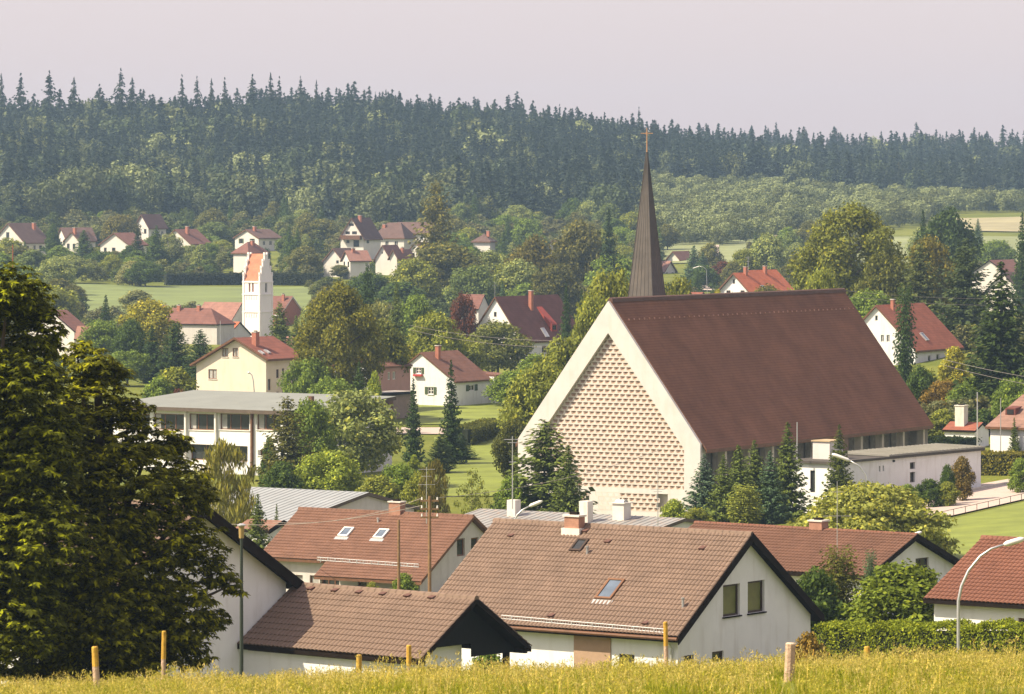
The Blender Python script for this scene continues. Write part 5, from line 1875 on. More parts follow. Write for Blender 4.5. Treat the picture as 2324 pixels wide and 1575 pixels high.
T(2260, 540, 1050, 90, 'round', G_MID, 'green tree before the right hand fields')
# --- named trees on the far slope
T(190, 520, 1080, 88, 'spruce', G_DARK, 'dark rounded conifer between two white far houses')
T(355, 510, 1060, 80, 'spruce', G_DARK, 'dark conifer right of the broad far gable')
T(312, 520, 1080, 60, 'spruce', (0.056, 0.073, 0.021), 'smaller conifer left of the dark one on the far slope')
T(385, 525, 1070, 66, 'round', (0.224, 0.244, 0.093), 'pale leaved tree hiding the rusty red far house')
T(120, 505, 1130, 60, 'tall', G_DARK, 'dark tree right of the three storey far house')
T(275, 482, 1180, 90, 'round', (0.168, 0.152, 0.043), 'brownish round tree before the highest far house')
T(300, 590, 990, 70, 'bush', (0.246, 0.244, 0.102), 'cream blossoming bush on the far slope')
T(330, 590, 985, 90, 'round', G_DARK, 'dark tree at the left end of the long hedge')

# scattered garden trees, kept clear of the house fronts; each described by the far house it stands nearest to
busy = [(f[1][0] - 20, max(f[4], f[5][0]) + 4, f[1][1], f[0]) for f in FAR]
rs = random.Random(21)
CN = [('olive', G_OLIVE), ('green', G_MID), ('grey green', G_GREY), ('brownish green', (0.146, 0.146, 0.043)), ('dull green', (0.134, 0.171, 0.051)), ('dark', G_DARK)]
used_labels = {}


def near_label(u, v, adj, kindword):
    best = min(busy, key=lambda b: ((u - (b[0] + b[1]) / 2) ** 2 + (2 * (v - b[2] - 25)) ** 2))
    cx, cy = (best[0] + best[1]) / 2, best[2] + 30
    rel = 'below' if v - cy > 25 and abs(u - cx) < 60 else ('above' if cy - v > 45 and abs(u - cx) < 60 else ('left of' if u < cx else 'right of'))
    short = ' '.join(best[3].split()[:7])
    for cut in (' beside', ' with', ' of the', ' left', ' right', ' at', ' between', ' under', ' directly', ' joined', ' glimpsed', ' behind', ' among', ' highest'):
        if cut in short:
            short = short[:short.index(cut)]
    base = '%s %s %s the %s' % (adj, kindword, rel, short)
    k = used_labels.get(base, 0)
    used_labels[base] = k + 1
    return base if k == 0 else base.replace(adj, ['', 'second', 'third', 'fourth', 'fifth', 'sixth', 'seventh', 'eighth', 'ninth', 'tenth'][min(k, 9)] + ' ' + adj, 1)


def strew(n, u0, u1, y0, y1, w0, w1, kinds, test, seed):
    rs = random.Random(seed)
    made = tries = 0
    while made < n and tries < 6000:
        tries += 1
        u, Y = rs.uniform(u0, u1), rs.uniform(y0, y1)
        wpx = rs.uniform(w0, w1) * 1000 / Y
        x = PX(u, Y)
        vb = HV - gz(x, Y) * FPX / Y
        vt = vb - rs.uniform(0.6, 1.15) * wpx
        kd = rs.choice(kinds)
        if kd == 'spruce':
            wpx *= 0.62
            vt = vb - wpx * rs.uniform(1.6, 2.4)
        hit = test(u, vt, vb, wpx)
        for a, b, va, _ in busy:
            if u + wpx * 0.42 > a and u - wpx * 0.42 < b and vt < va + 27 and vb > va + 4:
                hit = True
        if hit:
            continue
        nm, cl = rs.choice(CN)
        if kd == 'spruce':
            nm, cl = 'dark', G_DARK
        kw = {'spruce': 'conifer', 'bush': 'shrub', 'tall': 'slender tree', 'oval': 'oval tree'}.get(kd, 'rounded tree')
        T(u, vt, Y, wpx, kd, cl, near_label(u, vb, nm, kw), 'garden greenery on the far slope')
        made += 1


def open_meadow(u, vt, vb, w):
    return (170 < u < 730 and 640 < vb and vt < 690) or (540 < u < 630 and vt < 690 and vb > 570)


strew(215, -60, 1500, 1015, 1300, 45, 105, ['round', 'round', 'oval', 'bush', 'bush', 'spruce', 'tall'], open_meadow, 21)
strew(34, 700, 1480, 830, 1010, 60, 120, ['round', 'round', 'oval', 'bush'], open_meadow, 22)
strew(14, -60, 175, 820, 1010, 60, 110, ['round', 'bush', 'oval'], open_meadow, 23)
strew(40, 1480, 2400, 930, 1180, 40, 85, ['round', 'bush', 'bush', 'spruce', 'oval'], lambda u, vt, vb, w: 1620 < u < 1650 or (u > 1850 and rs.random() < 0.5), 24)


# ------------------------------------------------------------------ hedges
def hedge(name, label, a, b, width, height, col, n, size=0.05, seed=3, Yz=None):
    """clipped hedge from plan point a to b"""
    r = np.random.default_rng(seed)
    A, B = np.array(a, float), np.array(b, float)
    L = np.linalg.norm(B - A)
    d = (B - A) / L
    nrm = np.array([-d[1], d[0]])
    s = r.uniform(0, 1, n)
    k = r.uniform(0, 1, n)
    y = np.where(k < 0.34, -0.5, np.where(k < 0.5, 0.5, r.uniform(-0.5, 0.5, n)))
    z = np.where(k < 0.5, r.uniform(0, 1, n) ** 0.9, 1.0)
    wob = 0.06 * np.sin(s * L * 2.1) + 0.05 * np.sin(s * L * 5.3 + 1)
    y = y * width * (1 + wob) + r.normal(size=n) * 0.07
    z = z * height * (1 + 0.5 * wob) + r.normal(size=n) * 0.05
    p = A + np.outer(s * L, d) + np.outer(y, nrm)
    g = terrain(p[:, 0], p[:, 1])
    o0 = np.array([*(A + B) / 2, 0.0])
    o0[2] = gz(o0[0], o0[1])
    c = np.stack([p[:, 0], p[:, 1], g + np.maximum(z, 0)], 1) - o0
    nr = unit(r.normal(size=(n, 3)) + np.array([nrm[0] * -0.3, nrm[1] * -0.3, 0.7]))
    ax, bx = ortho(nr, r)
    sz = size * r.uniform(0.6, 1.5, (n, 1))
    e = thing(name, label, 'hedge', o0)
    me = cards_mesh('foliage', c, ax * sz, bx * sz * 0.6, LEAF)
    f = link('foliage', me, e)
    f.color = (*col, 1)
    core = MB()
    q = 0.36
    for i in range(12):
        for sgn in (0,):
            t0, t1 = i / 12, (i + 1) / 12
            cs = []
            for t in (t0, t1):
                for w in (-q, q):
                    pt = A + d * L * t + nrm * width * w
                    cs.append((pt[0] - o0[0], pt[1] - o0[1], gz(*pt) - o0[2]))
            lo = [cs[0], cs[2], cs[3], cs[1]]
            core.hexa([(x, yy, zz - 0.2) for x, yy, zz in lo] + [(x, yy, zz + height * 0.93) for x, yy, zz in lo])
    core.build('dark_filler', mat('hedge_core', (0.015, 0.02, 0.008), var=0.3), e)  # solid near-black filler inside the leaf layer
    return e


hedge('clipped_hedge', 'long clipped green hedge behind the meadow at the lower right', (PX(1880, 186), 186), (PX(2420, 176), 176), 1.6, 3.3, (0.20, 0.24, 0.024), 34000, 0.055)
hedge('clipped_hedge', 'dark clipped hedge at the far end of the church', (PX(2108, 408), 408), (PX(2206, 402), 402), 1.8, 1.9, (0.03, 0.045, 0.015), 5000, 0.09, 4)
hedge('clipped_hedge', 'yellow green garden hedge left of the right edge below the hipped roof', (PX(2210, 385), 385), (PX(2420, 378), 378), 1.8, 1.9, (0.17, 0.16, 0.03), 6000, 0.10, 5)
hedge('clipped_hedge', 'small dark hedge with yellow top on the lawn beside the spruces', (PX(1045, 452), 452), (PX(1122, 468), 468), 2.2, 1.8, (0.10, 0.11, 0.022), 5000, 0.1, 6)
hedge('clipped_hedge', 'long dark hedge across the far meadow left of the tower', (PX(375, 1000), 1000), (PX(548, 1005), 1005), 3, 2.6, (0.04, 0.05, 0.025), 5000, 0.22, 7)
hedge('clipped_hedge', 'long dark hedge across the far meadow right of the tower', (PX(612, 1005), 1005), (PX(730, 1000), 1000), 3, 2.6, (0.04, 0.05, 0.025), 4000, 0.22, 8)
# ------------------------------------------------------------------ horse chestnuts on the left
def chestnut_leaves(lobes, n_cl, r, leaf=0.20, per=5):
    c, d = lobed_points(lobes, n_cl, r, shell=0.30)
    C, A, B = [], [], []
    for k in range(per):
        az = r.uniform(0, 2 * np.pi, n_cl)
        off = np.stack([np.cos(az), np.sin(az), r.uniform(-0.35, 0.3, n_cl)], 1) * r.uniform(0.05, 0.26, (n_cl, 1))
        cen = c + off
        nr = unit(d * 0.35 + np.array([0, 0, 1.0]) + off * 1.2 + r.normal(size=(n_cl, 3)) * 0.22)
        ax, bx = ortho(nr, r)
        sz = leaf * r.uniform(0.7, 1.2, (n_cl, 1))
        for q in range(6):
            t = (q - 2.5) * 0.85
            dv = unit(ax * math.cos(t) + bx * math.sin(t) + nr * -0.35)
            sd = unit(np.cross(nr, dv))
            ln = sz * (1.0 - 0.10 * abs(q - 2.5))
            C.append(cen + dv * ln * 0.55)
            A.append(dv * ln * 0.55)
            B.append(sd * ln * 0.22)
    return np.concatenate(C), np.concatenate(A), np.concatenate(B)


def chestnut(label, base, lobes_px, Y, n_cl, col, seed, leaf=0.2, extra=()):
    r = np.random.default_rng(seed)
    x0, y0 = base
    z0 = gz(x0, y0)
    e = thing('chestnut_tree', label, 'tree', (x0, y0, z0))
    lobes = []
    for (u, v, rad, dy) in lobes_px:
        p = P(u, v, Y + dy)
        R = rad * Y / FPX
        lobes.append((p.x - x0, p.y - y0, p.z - z0, R, R * 1.0, R * 0.82))
    for q in extra:
        lobes.append(q)
    c, a, b = chestnut_leaves(lobes, n_cl, r, leaf)
    keep = c[:, 2] > 0.05
    o = link('crown', cards_mesh('crown', c[keep], a[keep], b[keep], leaf_mat('chestnut_leaf', trans=0.12, var=0.4, tip=(3.1, 2.9, 0.8), tip_from=0.62)), e)  # sunlit and shaded leaves painted in: dark base colour, random share much brighter
    o.color = (*col, 1)
    tr = MB()
    top = max(l[2] for l in lobes)
    tr.tube([(0, 0, -0.6), (0.05, 0, 0.4), (0.1, 0.05, top * 0.35), (0.0, 0.1, top * 0.7), (0, 0, top)], [0.5, 0.36, 0.3, 0.18, 0.04], 9)
    for l in lobes:
        s = Vector((0.05, 0.02, max(0.8, l[2] * 0.45)))
        t = Vector(l[:3])
        m = s.lerp(t, 0.55) + Vector((0, 0, 0.4))
        tr.tube([s, m, t], [0.13, 0.08, 0.025], 6)
    tr.build('trunk', BARK, e)
    return e


CH_A = [(-60, 700, 115, 0), (20, 655, 75, -1), (55, 690, 72, 0.5), (80, 770, 75, 0), (-60, 860, 170, 0), (60, 880, 95, -1.5), (110, 850, 45, 1), (-40, 1060, 190, 0), (70, 1020, 120, -1.5),
        (-60, 1280, 210, 0), (60, 1230, 150, -2), (20, 1400, 140, -2), (100, 705, 34, 0), (125, 960, 60, -1)]
CH_B = [(215, 835, 62, 0), (175, 800, 40, 0.5), (262, 850, 38, 0.5), (200, 920, 100, 0), (300, 925, 48, 0), (240, 1010, 120, -1), (345, 995, 70, 0), (400, 1010, 40, 0.5), (150, 1080, 130, -1.5), (290, 1120, 140, -1),
        (410, 1100, 78, 0), (455, 1130, 42, 0.5), (190, 1240, 160, -2), (330, 1260, 150, -1), (455, 1240, 70, 0), (490, 1300, 48, 0.5), (520, 1330, 34, 0.5), (240, 1390, 150, -2), (390, 1390, 110, -0.5), (470, 1400, 48, 0.5),
        (140, 1400, 130, -2), (430, 1470, 60, 0.5), (300, 1480, 110, -1), (120, 1480, 110, -1), (40, 1480, 120, 1), (200, 1500, 120, 2), (330, 1440, 120, 2), (100, 1330, 140, 2)]
chestnut('towering dark chestnut tree cut by the left edge of the picture', (PX(-40, 121), 121), CH_A, 121, 3600, (0.070, 0.080, 0.007), 5)
chestnut('spreading chestnut with sunlit yellow green top in front of the white gable', (PX(225, 124), 124), CH_B, 124, 4500, (0.085, 0.090, 0.007), 6)
# unseen chestnut added outside the picture, towards the sun, to shade these two
rr = random.Random(8)
ext = [(rr.uniform(-4.5, 4.5), rr.uniform(-4.5, 4.5), 4 + 14.0 * k / 16, 2.6, 2.6, 2.2) for k in range(17)]
chestnut('unseen chestnut added left of the picture to shade the two beside it', (-25.5, 116.5), [], 116, 2600, (0.088, 0.09, 0.014), 9, leaf=0.26, extra=ext)


# ------------------------------------------------------------------ geometry-node scatter for uncountable growth
def scatter(name, pts, scl, rot, idx, protos, label, cat):
    col = bpy.data.collections.new(name + '_kinds')
    for i, (me, c) in enumerate(protos):
        o = bpy.data.objects.new('%s_%02d' % (name, i), me)
        o.color = (*c, 1)
        col.objects.link(o)
    me = bpy.data.meshes.new(name)
    me.vertices.add(len(pts))
    me.vertices.foreach_set('co', pts.astype(np.float32).ravel())
    for nm, ty, data in (('sc', 'FLOAT_VECTOR', scl), ('rz', 'FLOAT_VECTOR', rot), ('ix', 'INT', idx)):
        a = me.attributes.new(nm, ty, 'POINT')
        a.data.foreach_set('vector' if ty == 'FLOAT_VECTOR' else 'value', (data.astype(np.float32) if ty == 'FLOAT_VECTOR' else data.astype(np.int32)).ravel())
    ng = bpy.data.node_groups.new(name, 'GeometryNodeTree')
    ng.interface.new_socket('Geometry', in_out='INPUT', socket_type='NodeSocketGeometry')
    ng.interface.new_socket('Geometry', in_out='OUTPUT', socket_type='NodeSocketGeometry')
    N, L = ng.nodes.new, ng.links.new
    gi, go = N('NodeGroupInput'), N('NodeGroupOutput')
    ip = N('GeometryNodeInstanceOnPoints')
    ci = N('GeometryNodeCollectionInfo')
    ci.inputs['Collection'].default_value = col
    ci.inputs['Separate Children'].default_value = True
    ci.inputs['Reset Children'].default_value = True

    def attr(nm, ty):
        q = N('GeometryNodeInputNamedAttribute')
        q.data_type = ty
        q.inputs['Name'].default_value = nm
        return q.outputs['Attribute']
    ip.inputs['Pick Instance'].default_value = True
    L(gi.outputs[0], ip.inputs['Points'])
    L(ci.outputs[0], ip.inputs['Instance'])
    L(attr('ix', 'INT'), ip.inputs['Instance Index'])
    er = N('FunctionNodeEulerToRotation')
    L(attr('rz', 'FLOAT_VECTOR'), er.inputs[0])
    L(er.outputs[0], ip.inputs['Rotation'])
    L(attr('sc', 'FLOAT_VECTOR'), ip.inputs['Scale'])
    L(ip.outputs[0], go.inputs[0])
    o = link(name, me)
    md = o.modifiers.new('scatter', 'NODES')
    md.node_group = ng
    return tag(o, label, cat, kind='stuff')


# meadow grass with seed heads
def tuft(seed, nb, hgt, spread, heads, wid=0.006, col=(0.2, 0.2, 0.04)):
    r = np.random.default_rng(seed)
    az = r.uniform(0, 6.283, nb)
    rad = spread * np.sqrt(r.uniform(0, 1, nb))
    base = np.stack([np.cos(az) * rad, np.sin(az) * rad, np.zeros(nb)], 1)
    h = hgt * r.uniform(0.55, 1.1, nb)
    ln = unit(np.stack([r.normal(size=nb) * 0.28, r.normal(size=nb) * 0.28, np.ones(nb)], 1))
    cen = base + ln * h[:, None] * 0.5
    sd = unit(np.cross(ln, r.normal(size=(nb, 3))))
    C, A, B = [cen], [ln * h[:, None] * 0.52], [sd * wid * r.uniform(0.7, 1.4, (nb, 1))]
    if heads:
        k = r.choice(nb, heads, replace=False)
        tip = base[k] + ln[k] * h[k][:, None]
        for q in range(6):
            dv = unit(ln[k] + r.normal(size=(heads, 3)) * 0.6)
            s2 = unit(np.cross(dv, r.normal(size=(heads, 3))))
            C.append(tip + r.normal(size=(heads, 3)) * 0.028)
            A.append(dv * 0.026)
            B.append(s2 * 0.007)
    return cards_mesh('tuft', np.concatenate(C), np.concatenate(A), np.concatenate(B), leaf_mat('grass_blade_%d' % seed, trans=0.3, var=0.4, rough=0.7, tip=(1.3, 1.1, 0.8), color=col))


def meadow():
    r = np.random.default_rng(77)
    n = 46000
    x = r.uniform(-22, 22, n)
    y = 48 + (128 - 48) * r.uniform(0, 1, n) ** 0.85
    px_ = PX(1790, 63)
    ok = ~((np.abs(x - px_ * y / 63.0) < 0.11) & (y < 62.5))       # trodden bare in front of the near post
    x, y = x[ok], y[ok]
    n = len(x)
    z = terrain(x, y) - 0.02
    cl = 0.5 + 0.5 * np.sin(x * 1.3 + 2 * np.sin(y * 0.5)) * np.sin(y * 0.8 + x * 0.4)
    s = r.uniform(0.65, 1.15, n) * (0.8 + 0.45 * cl)
    idx = np.where(r.uniform(0, 1, n) < 0.62, r.integers(0, 2, n), r.integers(2, 5, n))
    s = np.where(r.uniform(0, 1, n) < 0.02, s * 1.5, s) * (0.72 + 0.28 * sstep(80, 100, y))
    protos = [(tuft(1, 34, 0.30, 0.24, 0, col=(0.215, 0.245, 0.022)), (0.215, 0.245, 0.022)), (tuft(2, 34, 0.27, 0.24, 4, col=(0.255, 0.27, 0.025)), (0.255, 0.27, 0.025)),
              (tuft(3, 16, 0.46, 0.20, 12, 0.005, col=(0.40, 0.36, 0.075)), (0.40, 0.36, 0.075)), (tuft(4, 14, 0.50, 0.22, 12, 0.005, col=(0.48, 0.40, 0.13)), (0.48, 0.40, 0.13)), (tuft(5, 30, 0.26, 0.24, 2, col=(0.20, 0.235, 0.026)), (0.20, 0.235, 0.026))]
    scatter('meadow_grass', np.stack([x, y, z], 1), np.stack([s, s, s], 1), np.stack([np.zeros(n), np.zeros(n), r.uniform(0, 6.28, n)], 1), idx, protos,
            'yellow flowering meadow grass along the bottom of the picture', 'grass')


meadow()


# ------------------------------------------------------------------ the forest
def far_spruce(seed, col):
    return conifer(seed, m_=leaf_mat('wood_%d' % seed, trans=0.1, var=0.2, color=col), jit=1.6, whorls=17, nb=7, power=0.85, droop=0.4, lift=0.3, size=0.048, ragged=0.45, dens=13, z0=0.12, rmin=0.012)


def far_leaf(seed, col):
    return deciduous(seed, m=leaf_mat('wood_%d' % seed, trans=0.15, var=0.2, tip=(1.15, 1.1, 0.9), color=col), n=1500, size=0.036, shape='round', nl=16, lobe=(0.14, 0.22))


FP = [(far_spruce(80, (0.045, 0.062, 0.044)), (0, 0, 0)), (far_spruce(88, (0.036, 0.052, 0.040)), (0, 0, 0)), (far_spruce(81, (0.040, 0.058, 0.042)), (0.040, 0.058, 0.042)), (far_spruce(82, (0.052, 0.070, 0.046)), (0.052, 0.070, 0.046)), (far_spruce(83, (0.032, 0.047, 0.036)), (0.032, 0.047, 0.036)), (far_leaf(84, (0.105, 0.125, 0.055)), (0.105, 0.125, 0.055)), (far_leaf(85, (0.125, 0.140, 0.055)), (0.125, 0.140, 0.055)), (far_leaf(86, (0.075, 0.100, 0.045)), (0.075, 0.100, 0.045)),
      (far_leaf(87, (0.22, 0.25, 0.11)), (0.22, 0.25, 0.11))]


def forest():
    r = np.random.default_rng(31)
    pts, scl, idx = [], [], []
    Y = 1160.0
    while Y < 2200:
        step = 6.7 + (Y - 1235) * 0.0022
        half = 0.125 * Y + 60
        n = int(2 * half / step)
        xs = -half + (np.arange(n) + r.uniform(0.05, 0.95, n)) * step
        ys = Y + r.uniform(-0.5, 0.5, n) * step
        for x, y in zip(xs, ys):
            a = x / y
            edge = 1290 + 30 * math.sin(x * 0.05) - 105 * float(sstep(0.012, 0.03, a)) + 150 * float(sstep(0.045, 0.07, a)) + 110 * float(sstep(0.09, 0.1, a))
            if y < edge:
                continue
            hgt = r.uniform(13, 20) * (1.1 if r.uniform() < 0.06 else 1.0) * (1 + 0.08 * math.sin(x * 0.06 + y * 0.021) + 0.08 * math.sin(x * 0.17 - y * 0.05))
            f = (y - edge)
            low = np.clip(1 - f / 260, 0, 1)
            pleaf = max(0.13, 0.66 * low if a < -0.01 else 0.22 * low)
            if a < -0.07:
                pleaf = max(pleaf, 0.35)
            # young plantation on the right in front of the tall wood
            if a > 0.028 and y < 1610 + 25 * math.sin(x * 0.08):
                hgt = r.uniform(4.5, 9)
                k = r.choice([8, 6, 5, 8])
                w = hgt * r.uniform(0.8, 1.15)
            elif r.uniform() < pleaf:
                k = r.choice([5, 6, 7, 8], p=[0.35, 0.25, 0.3, 0.1])
                hgt *= r.uniform(0.6, 0.95)
                w = hgt * r.uniform(0.7, 1.1)
            else:
                k = r.choice([0, 1, 2, 3, 4])
                hgt *= r.uniform(0.85, 1.08)
                w = hgt * r.uniform(0.40, 0.66)
            pts.append((x, y, gz(x, y) - 0.3))
            scl.append((w, w, hgt))
            idx.append(k)
        Y += step * 0.95
    n = len(pts)
    print('forest trees', n)
    scatter('forest', np.array(pts), np.array(scl), np.stack([r.normal(size=n) * 0.03, r.normal(size=n) * 0.03, r.uniform(0, 6.28, n)], 1), np.array(idx), FP,
            'dark spruce forest covering the hill under the hazy sky', 'forest')


forest()


def shrubbery():
    """garden hedges, fruit bushes and scrub filling the gaps between the village houses"""
    r = np.random.default_rng(57)
    kinds = [(0.105, 0.125, 0.034), (0.085, 0.115, 0.030), (0.135, 0.150, 0.045), (0.065, 0.090, 0.028), (0.120, 0.120, 0.045), (0.15, 0.16, 0.07)]
    pr = [(deciduous(101 + i, n=1700, size=0.042, shape='dome', z0=0.0, nl=14, lobe=(0.15, 0.24), m=leaf_mat('scrub_%d' % i, trans=0.2, var=0.28, color=c)), c) for i, c in enumerate(kinds)]
    pts, scl, idx = [], [], []
    for n, u0, u1, y0, y1, h0, h1 in ((1500, -140, 1500, 1005, 1310, 2.5, 7.0), (520, 690, 1500, 600, 1000, 2.0, 6.0), (420, -160, 720, 560, 845, 2.0, 5.5), (620, 1480, 2420, 560, 1180, 1.5, 5.5), (260, 2060, 2420, 430, 560, 1.5, 4.5)):
        for _ in range(n):
            u, Y = r.uniform(u0, u1), r.uniform(y0, y1)
            h_ = r.uniform(h0, h1)
            w = h_ * r.uniform(0.9, 1.5)
            x = PX(u, Y)
            z = gz(x, Y)
            vb, vt, wp = HV - z * FPX / Y, HV - (z + h_) * FPX / Y, w * FPX / Y / 2
            bad = (1585 < u < 1660 and Y > 900) or (1500 < u < 1900 and Y > 1080 and r.uniform() < 0.75) or (u > 1900 and Y > 1050 and r.uniform() < 0.9)
            for a, b, v0, v1, hy, cx, cy, rad in HLIST:
                if Y < hy + 4 and u + wp > a and u - wp < b and vt < v1 and vb > v0 + 6:
                    bad = True
                    break
                if (x - cx) ** 2 + (Y - cy) ** 2 < (rad + w * 0.4) ** 2:
                    bad = True
                    break
            if 540 < u < 630 and vt < 760 and Y < 805:
                bad = True
            if bad:
                continue
            pts.append((x, Y, z - 0.2))
            scl.append((w, w, h_))
            idx.append(r.integers(0, 6))
    n = len(pts)
    print('shrubs', n)
    scatter('shrubbery', np.array(pts), np.array(scl), np.stack([np.zeros(n), np.zeros(n), r.uniform(0, 6.28, n)], 1), np.array(idx), pr,
            'mixed garden shrubbery filling the gaps between the village houses', 'shrubbery')


shrubbery()
# skyline spruces one can tell apart, and pale trunked pines at the forest foot
PROTO['skyline'] = [(conifer(s, whorls=18, nb=7, power=0.9, droop=0.35, lift=0.35, size=0.038, ragged=0.55, dens=14, z0=0.3, rmin=0.008, jit=1.5), con_trunk(s)) for s in (91, 92, 93)]
PROTO['pine'] = [(conifer(s, whorls=8, nb=7, power=0.35, droop=0.1, lift=0.2, size=0.05, ragged=0.5, dens=9, z0=0.55), con_trunk(s, BARK_P, 0.02)) for s in (95, 96)]
NAMES['skyline'] = 'spruce_tree'
NAMES['pine'] = 'pine_tree'
ORD = 'first second third fourth fifth sixth seventh eighth ninth tenth eleventh twelfth thirteenth fourteenth fifteenth sixteenth seventeenth eighteenth nineteenth twentieth last'.split()
for i, (u, v, w) in enumerate([(3, 168, 36), (47, 165, 50), (112, 160, 60), (168, 176, 44), (226, 190, 46), (274, 154, 50), (300, 176, 46), (413, 168, 34), (447, 172, 38), (480, 178, 30), (510, 175, 34),
                               (573, 168, 52), (614, 166, 36), (634, 172, 34), (682, 172, 36), (718, 182, 26), (797, 196, 26), (852, 208, 26), (876, 204, 30), (1270, 236, 26), (1450, 242, 26)]):
    Yd = 1700 if u < 900 else 1880
    T(u, v, Yd, w * 1.45, 'skyline', (0.040, 0.052, 0.032), 'ragged spruce above the forest skyline, %s from the left' % ORD[i], 'skyline spruces')
for i, (u, v) in enumerate(((925, 420), (960, 425), (1560, 372), (1608, 362), (1690, 352), (1712, 356), (1748, 372), (1880, 380), (1950, 372), (2040, 366))):
    T(u, v, 1560 if u < 1000 else 1740, 34, 'pine', (0.055, 0.06, 0.03), 'pine with pale bare trunk at the forest foot, %s from the left' % ORD[i], 'pines along the forest foot')


# ------------------------------------------------------------------ posts, poles, lamps, masts, wires
POSTW = mat('post_wood', (0.46, 0.32, 0.22), var=0.25, scale=9, bump=0.4, bscale=25)
POSTY = mat('post_paint', (0.50, 0.30, 0.045), var=0.4, scale=9, stain=0.5, stain_col=(0.4, 0.3, 0.2))


def fence_post(u, vtop, Y, r, label, painted=True, lean=0.0):
    x = PX(u, Y)
    z = gz(x, Y)
    h_ = (HV - vtop) * Y / FPX - z
    e = thing('fence_post', label, 'post', (x, Y, z), random.uniform(0, 3), 'wooden posts in the meadow')
    e.rotation_euler = (0.0, lean, random.uniform(0, 0.3))
    hp = h_ * 0.62 if painted else h_
    MB().tube([(0, 0, -0.3), (0.005, 0, h_ * 0.3), (0, 0, hp)], [r * 1.08, r, r * 0.97], 10).build('shaft', POSTW, e)
    if painted:
        MB().tube([(0, 0, hp + 0.002), (0, 0, h_ - 0.02), (0, 0, h_)], [r * 0.99, r * 0.96, r * 0.8], 10).build('painted_top', POSTY, e)
    else:
        MB().tube([(0, 0, hp), (0, 0, hp + 0.015)], [r * 0.95, r * 0.7], 10).build('cut_end', mat('post_end', (0.55, 0.42, 0.3), var=0.15), e)


fence_post(220, 1467, 76, 0.058, 'leftmost yellow topped post in front of the dark tree', lean=-0.04)
fence_post(369, 1432, 90, 0.05, 'tall yellow topped post, second from left', lean=0.02)
fence_post(813, 1486, 98, 0.065, 'short yellow post before the garage roof', lean=0.02)
fence_post(928, 1464, 97, 0.06, 'yellow post left of the garage gable')
fence_post(1513, 1411, 104, 0.055, 'yellow topped post before the big house corner', lean=-0.02)
fence_post(1790, 1461, 63, 0.075, 'thick bare pale wooden post, nearest of all', painted=False, lean=0.05)
fence_post(1968, 1467, 102, 0.07, 'short yellow post in front of the hedge')


def wood_pole(u, vtop, Y, label, arms=0, r=0.12):
    x = PX(u, Y)
    z = gz(x, Y)
    h_ = (HV - vtop) * Y / FPX - z
    e = thing('telephone_pole', label, 'pole', (x, Y, z))
    MB().tube([(0, 0, -0.5), (0, 0, h_)], [r * 1.15, r * 0.8], 9).build('pole', WOODPOLE, e)
    for k in range(arms):
        zz = h_ - 0.25 - 0.45 * k
        a = MB().box(-0.5, 0.5, -0.05, 0.05, zz - 0.05, zz + 0.05).build('cross_arm', WOODPOLE, e)
        for s in (-0.42, 0.42):
            MB().tube([(s, 0, zz + 0.05), (s, 0, zz + 0.2)], [0.05, 0.035], 6).build('insulator', FRAME_W, a)
    return Vector((x, Y, z + h_))


wp1 = wood_pole(975, 1126, 240, 'tall wooden telephone pole with cross arms before the red brown roof', 3, 0.10)
wp2 = wood_pole(905, 1180, 252, 'shorter plain wooden pole left of the tall telephone pole', 0, 0.09)


def arm_lamp(pts, Y, label, r=0.05, head=0.9, tilt=None):
    """curved street lamp: pts are pixels from the foot up and along the arm to the head start, last two span the luminaire"""
    w = [P(u, v, Y) for u, v in pts]
    foot = Vector((w[0].x, Y, gz(w[0].x, Y)))
    e = thing('street_lamp', label, 'street lamp', foot)
    q = [foot - Vector((0, 0, 0.4))] + w[:-1]
    q = [p - foot for p in q]
    n = len(q)
    MB().tube(q, [r * (1.25 - 0.6 * i / n) for i in range(n)], 8).build('lamp_post', METAL_P, e, smooth=True)
    a, b = w[-2] - foot, w[-1] - foot
    hd = MB().tube([a, a.lerp(b, 0.15), a.lerp(b, 0.8), b], [r * 0.9, r * 2.0, r * 2.0, r * 0.8], 8)
    hd.build('luminaire', mat('lamp_head', (0.72, 0.70, 0.66), rough=0.4, var=0.05), e, smooth=True)


arm_lamp([(2175, 1499), (2175, 1365), (2182, 1330), (2198, 1295), (2225, 1262), (2250, 1245), (2278, 1236), (2326, 1222)], 168, 'tall curved street lamp rising from the hedge at the right', r=0.055)
arm_lamp([(1972, 1150), (1971, 1096), (1964, 1075), (1950, 1057), (1930, 1046), (1888, 1030)], 300, 'curved street lamp in front of the sacristy wall', r=0.06)
arm_lamp([(1166, 1240), (1168, 1180), (1174, 1168), (1186, 1157), (1201, 1149), (1231, 1137)], 240, 'curved street lamp with white head behind the big house ridge', r=0.05)
arm_lamp([(2052, 1290), (2053, 1232), (2057, 1222), (2068, 1216), (2092, 1207)], 250, 'white street lamp head sticking out over the rust brown ridge', r=0.05)
arm_lamp([(578, 930), (577, 890), (575, 865), (572, 852), (567, 846), (562, 846)], 470, 'small curved lamp before the cream house wall', r=0.06)
arm_lamp([(1605, 660), (1603, 612), (1597, 606), (1588, 604), (1572, 609)], 900, 'far street lamp right of the spire', r=0.045)
